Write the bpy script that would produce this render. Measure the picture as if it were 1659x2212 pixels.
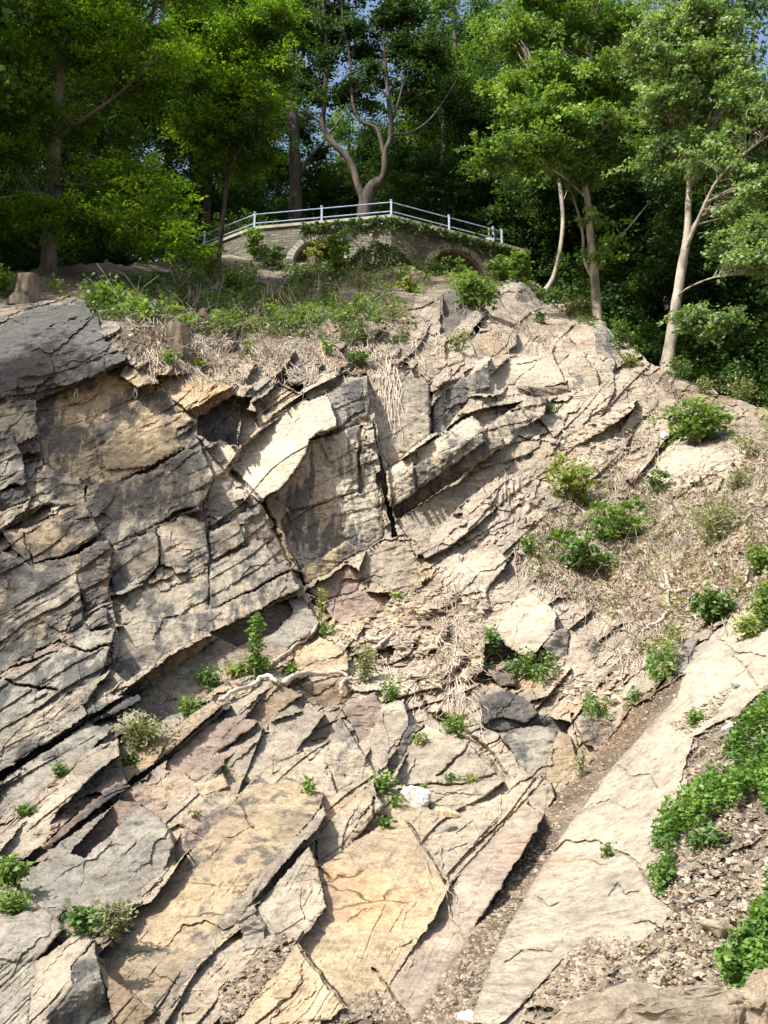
import bpy, math, random
import numpy as np
from mathutils import Vector, Matrix
for _o in list(bpy.data.objects):
    bpy.data.objects.remove(_o)
sc = bpy.context.scene
COL = sc.collection
R = math.radians
STEP = 2.1
rng = np.random.default_rng(7)
random.seed(7)

# ------------------------------------------------------------------ camera
CAM = np.array([0.0, 0.0, 1.6]); PITCH = R(13.0); FP = 2238.0
cd = bpy.data.cameras.new('camera'); co = bpy.data.objects.new('camera', cd); COL.objects.link(co)
co.location = CAM; co.rotation_euler = (R(90) + PITCH, 0, 0)
cd.sensor_fit = 'VERTICAL'; cd.sensor_height = 24; cd.lens = 24 * FP / 2212.0
cd.clip_start = 0.1; cd.clip_end = 2000
sc.camera = co
# ------------------------------------------------------------------ sky and sun
SUN_AZ = -50.0      # degrees, measured from the direction towards the camera (-Y); negative is to the left
SUN_EL = 50.0
sdir = np.array([math.cos(R(SUN_EL)) * math.sin(R(SUN_AZ)), -math.cos(R(SUN_EL)) * math.cos(R(SUN_AZ)), math.sin(R(SUN_EL))])
w = bpy.data.worlds.new("World"); sc.world = w; w.use_nodes = True
nt = w.node_tree; nt.nodes.clear()
sky = nt.nodes.new('ShaderNodeTexSky'); sky.sky_type = 'NISHITA'; sky.sun_disc = False
sky.sun_elevation = R(SUN_EL); sky.sun_rotation = math.atan2(sdir[0], sdir[1])
sky.air_density = 1.4; sky.dust_density = 4.0; sky.ozone_density = 1.0
bg = nt.nodes.new('ShaderNodeBackground'); bg.inputs[1].default_value = 0.15
wo = nt.nodes.new('ShaderNodeOutputWorld')
nt.links.new(sky.outputs[0], bg.inputs[0]); nt.links.new(bg.outputs[0], wo.inputs[0])
sl = bpy.data.lights.new('sun', 'SUN'); so = bpy.data.objects.new('sun', sl); COL.objects.link(so)
sl.energy = 5.0; sl.angle = R(0.53); sl.color = (1.0, 0.975, 0.925)
so.rotation_euler = Vector(sdir).to_track_quat('Z', 'Y').to_euler(); so.location = (-20, -10, 40)
vs = sc.view_settings
sc.display_settings.display_device = 'sRGB'
vs.view_transform = 'Standard'; vs.look = 'None'; vs.exposure = 0.6; vs.gamma = 1.0; vs.use_curve_mapping = False
cy = sc.cycles
cy.use_denoising = True; cy.max_bounces = 6; cy.diffuse_bounces = 3; cy.glossy_bounces = 2; cy.transmission_bounces = 3; cy.transparent_max_bounces = 4
cy.caustics_reflective = False; cy.caustics_refractive = False

# ------------------------------------------------------------------ helpers
def tag(o, label=None, cat=None, group=None, kind=None):
    if label: o['label'] = label
    if cat: o['category'] = cat
    if group: o['group'] = group
    if kind: o['kind'] = kind
    return o

def empty(name, loc=(0, 0, 0), rz=0.0):
    o = bpy.data.objects.new(name, None); COL.objects.link(o)
    o.location = loc; o.rotation_euler = (0, 0, rz); o.empty_display_size = 0.2
    return o

def link_mesh(name, me, mat, parent=None, loc=None):
    if mat and not me.materials: me.materials.append(mat)
    o = bpy.data.objects.new(name, me); COL.objects.link(o)
    if parent: o.parent = parent
    if loc is not None: o.location = loc
    return o

def np_mesh(name, V, F, smooth=False):
    """V (n,3); F (m,k) constant k"""
    V = np.asarray(V, dtype=np.float32); F = np.asarray(F, dtype=np.int32)
    me = bpy.data.meshes.new(name)
    me.vertices.add(len(V)); me.vertices.foreach_set('co', V.ravel())
    m, k = F.shape
    me.loops.add(m * k); me.loops.foreach_set('vertex_index', F.ravel())
    me.polygons.add(m); me.polygons.foreach_set('loop_start', np.arange(0, m * k, k, dtype=np.int32))
    me.polygons.foreach_set('use_smooth', np.full(m, smooth, dtype=bool))
    me.update(calc_edges=True); me.validate()
    return me

class MB:
    """collects verts / quads-tris and builds ONE mesh"""
    def __init__(s): s.v = []; s.f = []
    def add(s, V, F):
        o = len(s.v); s.v.extend([tuple(map(float, p)) for p in V]); s.f.extend([tuple(i + o for i in f) for f in F])
    def box(s, c, size, rot=None):
        x, y, z = [d / 2 for d in size]
        P = [(-x, -y, -z), (x, -y, -z), (x, y, -z), (-x, y, -z), (-x, -y, z), (x, -y, z), (x, y, z), (-x, y, z)]
        M = rot if rot is not None else Matrix.Identity(3)
        P = [tuple(M @ Vector(p) + Vector(c)) for p in P]
        s.add(P, [(0, 3, 2, 1), (4, 5, 6, 7), (0, 1, 5, 4), (1, 2, 6, 5), (2, 3, 7, 6), (3, 0, 4, 7)])
    def tube(s, pts, rad, n=8, cap=True, jit=0.0, seed=0):
        pts = [Vector(p) for p in pts]
        if not hasattr(rad, '__len__'): rad = [rad] * len(pts)
        rr = random.Random(seed)
        V = []; F = []
        up = Vector((0.3, 0.2, 1)).normalized()
        prev = None
        for i, p in enumerate(pts):
            t = (pts[min(i + 1, len(pts) - 1)] - pts[max(i - 1, 0)])
            if t.length < 1e-9: t = Vector((0, 0, 1))
            t.normalize()
            a = t.cross(up) if prev is None else (prev - t * prev.dot(t))
            if a.length < 1e-3: a = t.cross(Vector((1, 0, 0)))
            a.normalize(); prev = a; b = t.cross(a)
            for k in range(n):
                an = 2 * math.pi * k / n
                r = rad[i] * (1 + jit * (rr.random() - .5))
                V.append(p + (a * math.cos(an) + b * math.sin(an)) * r)
        for i in range(len(pts) - 1):
            for k in range(n):
                F.append((i * n + k, i * n + (k + 1) % n, (i + 1) * n + (k + 1) % n, (i + 1) * n + k))
        if cap:
            F.append(tuple(range(n - 1, -1, -1))); F.append(tuple((len(pts) - 1) * n + k for k in range(n)))
        s.add(V, F)
    def build(s, name, mat, parent=None, smooth=False):
        me = bpy.data.meshes.new(name); me.from_pydata(s.v, [], s.f); me.update()
        if smooth:
            for p in me.polygons: p.use_smooth = True
        return link_mesh(name, me, mat, parent)

def bez(pts, n=6):
    """Catmull-Rom through pts"""
    P = [Vector(p) for p in pts]
    if len(P) < 3: return [P[0].lerp(P[-1], i / n) for i in range(n + 1)]
    Q = [P[0] * 2 - P[1]] + P + [P[-1] * 2 - P[-2]]
    out = []
    for i in range(1, len(Q) - 2):
        for k in range(n):
            t = k / n
            a, b, c, d = Q[i - 1], Q[i], Q[i + 1], Q[i + 2]
            out.append(0.5 * ((2 * b) + (c - a) * t + (2 * a - 5 * b + 4 * c - d) * t * t + (3 * b - a - 3 * c + d) * t ** 3))
    out.append(P[-1])
    return out

def lerp_list(r, n):
    x = np.linspace(0, len(r) - 1, n)
    return list(np.interp(x, np.arange(len(r)), r))

TAB = rng.random((64, 64, 64)).astype(np.float32)
def vnoise(x, y, z):
    xi = np.floor(x); yi = np.floor(y); zi = np.floor(z)
    fx = (x - xi).astype(np.float32); fy = (y - yi).astype(np.float32); fz = (z - zi).astype(np.float32)
    fx = fx * fx * (3 - 2 * fx); fy = fy * fy * (3 - 2 * fy); fz = fz * fz * (3 - 2 * fz)
    xi = xi.astype(np.int32) & 63; yi = yi.astype(np.int32) & 63; zi = zi.astype(np.int32) & 63
    x1 = (xi + 1) & 63; y1 = (yi + 1) & 63; z1 = (zi + 1) & 63
    def L(a, b, t): return a + (b - a) * t
    return L(L(L(TAB[xi, yi, zi], TAB[x1, yi, zi], fx), L(TAB[xi, y1, zi], TAB[x1, y1, zi], fx), fy),
             L(L(TAB[xi, yi, z1], TAB[x1, yi, z1], fx), L(TAB[xi, y1, z1], TAB[x1, y1, z1], fx), fy), fz) - 0.5
def fbm(x, y, z, o=4, g=0.5):
    a = 1.0; s = 0
    for i in range(o):
        s = s + a * vnoise(x + 17.3 * i, y + 5.1 * i, z + 9.7 * i); x = x * 2.03; y = y * 2.03; z = z * 2.03; a *= g
    return s
def hsh(a, b=0.0, c=0.0):
    v = np.sin(a * 127.1 + b * 311.7 + c * 74.7) * 43758.5453
    return v - np.floor(v)

def ray(u, v):
    """picture point (1659 x 2212 frame) -> direction with Y component 1"""
    x = (np.asarray(u, float) - 829.5) / FP; yv = (1106.0 - np.asarray(v, float)) / FP
    Y = math.cos(PITCH) - yv * math.sin(PITCH); Z = math.sin(PITCH) + yv * math.cos(PITCH)
    return x / Y, Z / Y
def at(u, v, Y):
    a, b = ray(u, v)
    return Vector((float(a * Y), float(Y), float(CAM[2] + b * Y)))

def tps(pts, lam=0.0):
    P = np.array([(p[0], p[1]) for p in pts], float) / 1000.0; z = np.array([p[2] for p in pts], float)
    n = len(P)
    def k(r2): return 0.5 * r2 * np.log(r2 + 1e-12)
    d2 = ((P[:, None] - P[None]) ** 2).sum(-1)
    A = np.zeros((n + 3, n + 3)); A[:n, :n] = k(d2) + lam * np.eye(n)
    A[:n, n] = 1; A[:n, n + 1:] = P; A[n, :n] = 1; A[n + 1:, :n] = P.T
    c = np.linalg.solve(A, np.concatenate([z, np.zeros(3)]))
    def f(u, v):
        u = np.asarray(u, float) / 1000; v = np.asarray(v, float) / 1000
        o = c[n] + c[n + 1] * u + c[n + 2] * v
        for i in range(n):
            o = o + c[i] * k((u - P[i, 0]) ** 2 + (v - P[i, 1]) ** 2)
        return o
    return f

# ------------------------------------------------------------------ material helpers
def new_mat(name):
    m = bpy.data.materials.new(name); m.use_nodes = True
    n = m.node_tree; n.nodes.clear()
    out = n.nodes.new('ShaderNodeOutputMaterial')
    return m, n, out
def nd(n, t, **kw):
    x = n.nodes.new(t)
    for k, v in kw.items(): setattr(x, k, v)
    return x
def ramp(n, src, stops):
    r = nd(n, 'ShaderNodeValToRGB'); e = r.color_ramp.elements
    while len(e) < len(stops): e.new(0.5)
    for i, (p, c) in enumerate(stops):
        e[i].position = p; e[i].color = c if len(c) == 4 else (*c, 1)
    n.links.new(src, r.inputs[0]); return r
def noise_node(n, vec, scale, detail=5, rough=0.55, dist=0.0):
    x = nd(n, 'ShaderNodeTexNoise'); x.inputs['Scale'].default_value = scale; x.inputs['Detail'].default_value = detail
    x.inputs['Roughness'].default_value = rough; x.inputs['Distortion'].default_value = dist
    if vec is not None: n.links.new(vec, x.inputs['Vector'])
    return x
def mixc(n, a, b, fac, mode='MIX'):
    x = nd(n, 'ShaderNodeMix', data_type='RGBA', blend_type=mode)
    for inp, val in ((x.inputs[0], fac), (x.inputs[6], a), (x.inputs[7], b)):
        if isinstance(val, (int, float)): inp.default_value = val
        elif isinstance(val, tuple): inp.default_value = val if len(val) == 4 else (*val, 1)
        else: n.links.new(val, inp)
    return x.outputs[2]
def mth(n, op, a, b=None, clamp=False):
    x = nd(n, 'ShaderNodeMath', operation=op); x.use_clamp = clamp
    for i, val in enumerate((a, b)):
        if val is None: continue
        if isinstance(val, (int, float)): x.inputs[i].default_value = val
        else: n.links.new(val, x.inputs[i])
    return x.outputs[0]
def simple_mat(name, c1, c2, scale=6, rough=0.8, bump=0.3, bscale=20, metal=0.0, stretch=None):
    m, n, out = new_mat(name)
    tc = nd(n, 'ShaderNodeTexCoord'); v = tc.outputs['Object']
    if stretch:
        mp = nd(n, 'ShaderNodeMapping'); mp.inputs['Scale'].default_value = stretch; n.links.new(v, mp.inputs[0]); v = mp.outputs[0]
    a = noise_node(n, v, scale, 6, 0.6); r = ramp(n, a.outputs[0], [(0.36, c1), (0.64, c2)])
    b = nd(n, 'ShaderNodeBsdfPrincipled'); b.inputs['Roughness'].default_value = rough; b.inputs['Metallic'].default_value = metal
    b.inputs['Specular IOR Level'].default_value = 0.3
    n.links.new(r.outputs[0], b.inputs[0])
    if bump:
        k = noise_node(n, v, bscale, 6, 0.65); bp = nd(n, 'ShaderNodeBump'); bp.inputs['Strength'].default_value = bump; bp.inputs['Distance'].default_value = 0.02
        n.links.new(k.outputs[0], bp.inputs['Height']); n.links.new(bp.outputs[0], b.inputs['Normal'])
    n.links.new(b.outputs[0], out.inputs[0])
    return m
def leaf_mat(name, lo, hi, trans=0.45, gloss=0.06, tmul=(1.3, 1.25, 0.6), rough=0.55):
    m, n, out = new_mat(name)
    at_ = nd(n, 'ShaderNodeAttribute'); at_.attribute_name = 'tint'
    r = ramp(n, at_.outputs['Fac'], [(0.0, lo), (1.0, hi)])
    d = nd(n, 'ShaderNodeBsdfDiffuse'); n.links.new(r.outputs[0], d.inputs[0])
    t = nd(n, 'ShaderNodeBsdfTranslucent')
    n.links.new(mixc(n, r.outputs[0], (*tmul, 1), 1.0, 'MULTIPLY'), t.inputs[0])
    mx = nd(n, 'ShaderNodeMixShader'); mx.inputs[0].default_value = trans
    n.links.new(d.outputs[0], mx.inputs[1]); n.links.new(t.outputs[0], mx.inputs[2])
    g = nd(n, 'ShaderNodeBsdfGlossy'); g.inputs['Roughness'].default_value = rough; g.inputs[0].default_value = (1, 1, 1, 1)
    m2 = nd(n, 'ShaderNodeMixShader'); m2.inputs[0].default_value = gloss
    n.links.new(mx.outputs[0], m2.inputs[1]); n.links.new(g.outputs[0], m2.inputs[2])
    n.links.new(m2.outputs[0], out.inputs[0])
    return m
# ------------------------------------------------------------------ rock material
def rock_mat():
    m, n, out = new_mat('layered_sandstone')
    at_ = nd(n, 'ShaderNodeAttribute'); at_.attribute_name = 'tint'
    geo = nd(n, 'ShaderNodeNewGeometry'); v = geo.outputs['Position']
    rot = nd(n, 'ShaderNodeMapping'); rot.inputs['Rotation'].default_value = (0, R(33), 0); rot.inputs['Scale'].default_value = (0.35, 0.8, 2.2); n.links.new(v, rot.inputs[0])
    big = noise_node(n, v, 0.9, 8, 0.62)
    fine = noise_node(n, v, 9.0, 10, 0.72)
    bedn = noise_node(n, rot.outputs[0], 3.0, 8, 0.65, 0.4)
    c = mixc(n, at_.outputs['Color'], ramp(n, big.outputs[0], [(0.3, (0.6, 0.6, 0.63)), (0.7, (1.28, 1.24, 1.16))]).outputs[0], 0.75, 'MULTIPLY')
    c = mixc(n, c, ramp(n, bedn.outputs[0], [(0.3, (0.68, 0.66, 0.66)), (0.65, (1.15, 1.15, 1.12))]).outputs[0], 0.7, 'MULTIPLY')
    c = mixc(n, c, ramp(n, fine.outputs[0], [(0.32, (0.45, 0.43, 0.41)), (0.5, (1.0, 1.0, 1.0)), (0.72, (1.3, 1.3, 1.3))]).outputs[0], 0.85, 'MULTIPLY')
    spk = noise_node(n, v, 34.0, 6, 0.8)
    c = mixc(n, c, ramp(n, spk.outputs[0], [(0.36, (0.5, 0.49, 0.48)), (0.52, (1.0, 1.0, 1.0)), (0.7, (1.25, 1.25, 1.25))]).outputs[0], 0.6, 'MULTIPLY')
    # rusty patches
    rust = noise_node(n, v, 0.55, 6, 0.6); rm = ramp(n, rust.outputs[0], [(0.55, (0, 0, 0)), (0.72, (1, 1, 1))])
    c = mixc(n, c, mixc(n, c, (1.15, 0.86, 0.62), 1.0, 'MULTIPLY'), mth(n, 'MULTIPLY', rm.outputs[0], 0.7))
    # dark water stains (vertical run-off) limited by the stain channel
    st = nd(n, 'ShaderNodeMapping'); st.inputs['Scale'].default_value = (2.0, 1.3, 0.42); n.links.new(v, st.inputs[0])
    sn = noise_node(n, st.outputs[0], 1.6, 9, 0.68, 0.3)
    mask = mth(n, 'MULTIPLY', mth(n, 'SUBTRACT', mth(n, 'ADD', sn.outputs[0], mth(n, 'MULTIPLY', at_.outputs['Alpha'], 0.42)), 0.68), 13.0, True)
    stc = ramp(n, fine.outputs[0], [(0.3, (0.03, 0.031, 0.035)), (0.7, (0.11, 0.108, 0.108))])
    c = mixc(n, c, stc.outputs[0], mth(n, 'MULTIPLY', mask, 0.8))
    # hairline cracks
    wv = noise_node(n, v, 1.2, 4, 0.6)
    vv = nd(n, 'ShaderNodeVectorMath', operation='ADD')
    sc_ = nd(n, 'ShaderNodeVectorMath', operation='SCALE'); sc_.inputs['Scale'].default_value = 0.45
    n.links.new(wv.outputs['Color'], sc_.inputs[0]); n.links.new(rot.outputs[0], vv.inputs[0]); n.links.new(sc_.outputs[0], vv.inputs[1])
    vo = nd(n, 'ShaderNodeTexVoronoi', feature='DISTANCE_TO_EDGE'); vo.inputs['Scale'].default_value = 1.5; n.links.new(vv.outputs[0], vo.inputs['Vector'])
    gate = ramp(n, noise_node(n, v, 1.1, 3).outputs[0], [(0.54, (0, 0, 0)), (0.66, (1, 1, 1))])
    cr = mth(n, 'MULTIPLY', mth(n, 'SUBTRACT', 1.0, mth(n, 'MULTIPLY', vo.outputs[0], 55.0), True), gate.outputs[0])
    c = mixc(n, c, (0.04, 0.035, 0.03), mth(n, 'MULTIPLY', cr, 0.75))
    b = nd(n, 'ShaderNodeBsdfPrincipled'); b.inputs['Roughness'].default_value = 0.88; b.inputs['Specular IOR Level'].default_value = 0.25
    n.links.new(c, b.inputs[0])
    h = mth(n, 'ADD', mth(n, 'MULTIPLY', bedn.outputs[0], 1.0), mth(n, 'MULTIPLY', fine.outputs[0], 0.8))
    h = mth(n, 'SUBTRACT', h, mth(n, 'MULTIPLY', cr, 0.35))
    bp = nd(n, 'ShaderNodeBump'); bp.inputs['Strength'].default_value = 0.9; bp.inputs['Distance'].default_value = 0.08
    n.links.new(h, bp.inputs['Height']); n.links.new(bp.outputs[0], b.inputs['Normal'])
    n.links.new(b.outputs[0], out.inputs[0])
    return m
M_ROCK = rock_mat()

# ------------------------------------------------------------------ cliff: base distance (metres along +Y) at picture points
BASE = [(0,2212,6.9),(400,2212,6.6),(829,2212,6.5),(1250,2212,6.4),(1659,2212,6.5),(-330,2212,7.5),(1990,2212,7),(829,2420,5.2),(0,2420,5.6),(1659,2420,5.2),
 (0,1900,9.2),(300,1900,9.4),(650,1900,9.2),(900,1900,9.6),(1150,1850,10.2),(1400,1900,8.6),(1659,1900,8.0),(1990,1900,8),
 (0,1650,12.2),(300,1620,12.6),(500,1600,13.2),(800,1600,13.5),(1100,1550,14.6),(1300,1600,13.0),(1480,1450,12.6),
 (1650,1300,13.2),(1650,1600,10.0),(1650,1100,17.5),(1650,900,24.5),(1990,1300,13),(1990,900,24),(1990,1600,10),
 (1400,1250,18.5),(1150,1300,17.5),(1000,1400,16.3),(700,1350,17.2),(650,1270,18.2),(850,1150,19.5),
 (0,1400,14.5),(300,1350,15.3),(0,1100,17.3),(300,1050,18.2),(500,1100,18.3),
 (0,850,19),(200,830,19.3),(400,850,19.6),(100,700,20.5),(0,640,24),(300,680,22.5),
 (600,900,20.3),(750,850,21.3),(600,800,22),(900,900,22),(1050,900,23),(1200,950,23.5),(1300,850,26),(1400,950,24.5),
 (1500,920,24.5),(1440,800,28),(1560,850,27),(1290,690,35),(1200,640,40),(1110,600,43),(1200,750,31),(1000,750,26.5),(850,760,25),
 (600,700,27),(800,680,29),(900,620,37),(1050,640,36),(800,580,43),(600,580,43),(450,570,42),(300,600,33),(105,580,30),(0,590,29),(400,640,30),(550,630,34),
 (-330,600,28),(-330,1000,18),(-330,1500,13),(-330,1900,9.5),(1990,850,27),(1990,1100,17),(2800,2212,8),(2800,1600,9.5),(2800,1250,12),(2800,1050,16),(-900,2212,8),(-900,1600,11),(-900,1100,15),(-900,600,24)]
f_base = tps([(a, b, math.log(c)) for a, b, c in BASE], 2e-5)
def baseY(u, v): return np.exp(f_base(u, v))
BED = []
for s, L in ((870, [(0,870),(77,853),(170,819),(264,781)]), (1306, [(0,1306),(282,1135),(461,1050),(546,964)]),
 (1669, [(0,1669),(128,1601),(192,1550),(273,1507),(367,1447),(469,1375),(631,1281)]), (1920, [(43,1887),(171,1772),(350,1648),(469,1541)]),
 (2600, [(328,2207),(427,2079),(512,1993),(610,1865),(700,1737)]), (3300, [(1020,2185),(1186,1860),(1468,1408)]), (1590, [(853,1100),(1007,1007),(1062,947)]),
 (1700, [(644,1271),(853,1169),(1178,1007)]), (1450, [(1067,836),(1195,819)]), (1800, [(1195,1024),(1331,887)]), (2000, [(980,1365),(1110,1237)]),
 (2750, [(683,1963),(939,1664)]), (2980, [(800,2180),(1100,1750)]), (1150, [(600,760),(800,690)]), (2400, [(1500,1200),(1600,1060)])):
    for p in L: BED.append((p[0], p[1], s))
f_bed = tps(BED, 2e-3)

# palette (rock and soil colours; dark and brown also hold shade, white a sunlit face)
PAL = dict(white=(.60,.53,.41), ochre=(.45,.35,.22), tan=(.40,.345,.265), pale=(.49,.43,.335), grey=(.32,.295,.25), dark=(.125,.115,.10), purple=(.34,.255,.205), orange=(.52,.40,.255),
           soil=(.20,.148,.10), dirt=(.155,.112,.075), pink=(.43,.35,.275), litter=(.30,.25,.19), brown=(.27,.195,.125), green=(.13,.13,.07))
for _k, _c in list(PAL.items()):
    _g = .3 * _c[0] + .59 * _c[1] + .11 * _c[2]; PAL[_k] = tuple(_x + (_g - _x) * .10 for _x in _c)
OFF = {1: (0, 650), 2: (557, 650), 3: (1115, 650), 4: (0, 1486), 5: (557, 1486), 6: (1115, 1486)}
def cv(k, pts):
    if k == 0: return [(x, y) for x, y in pts]
    ox, oy = OFF[k]; return [((x / 2 + ox) * .8534, (y / 2 + oy) * .8534) for x, y in pts]
# zones: loose or vegetated ground where the beds are buried   (crop, polygon, colour, keep of block relief)
ZONES = [
 (0, [(-400,560),(430,555),(1110,560),(1110,610),(1000,640),(900,640),(880,700),(960,740),(830,810),(700,800),(540,800),(520,820),(420,790),(270,720),(220,660),(200,640),(-400,650)], 'litter', .85),
 (0, [(270,690),(430,690),(440,790),(540,800),(500,826),(330,790),(240,750)], 'soil', .2),
 (0, [(-400,560),(430,550),(420,590),(200,640),(-400,660)], 'soil', .15),
 (0, [(1000,640),(1110,600),(1200,640),(1340,740),(1400,800),(1240,760),(1080,720)], 'pink', .45),
 (3, [(400,1450),(640,1200),(820,1130),(1050,1150),(1300,1180),(1658,1250),(1900,1300),(1900,1700),(1500,1780),(1280,1840),(1130,1900),(800,1830),(700,1750),(480,1660),(330,1560)], 'litter', .6),
 (3, [(1000,600),(1250,620),(1658,780),(2000,800),(2000,1000),(1450,950),(1160,900),(1200,740)], 'litter', .5),
 (0, [(630,1330),(760,1300),(900,1200),(960,1240),(900,1330),(760,1390),(600,1440),(540,1440)], 'orange', .6),
 (6, [(-80,2212),(160,1830),(420,1400),(620,1080),(850,880),(1150,560),(1240,430),(1180,480),(960,560),(900,700),(720,940),(560,1080),(330,1560),(130,1830),(-150,2212)], 'soil', .1),
 (6, [(430,2100),(560,1980),(760,1790),(860,1900),(1080,1760),(1190,1640),(1080,1560),(1170,1320),(1260,950),(1280,760),(1500,640),(1658,480),(2000,300),(2000,2300),(430,2300)], 'litter', .25),
 (5, [(0,2212),(130,2150),(390,1800),(320,1760),(0,2040)], 'soil', .15),
 (5, [(560,2190),(640,2130),(700,2060),(830,2060),(960,2190),(960,2300),(560,2300)], 'soil', .2),
]
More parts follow.
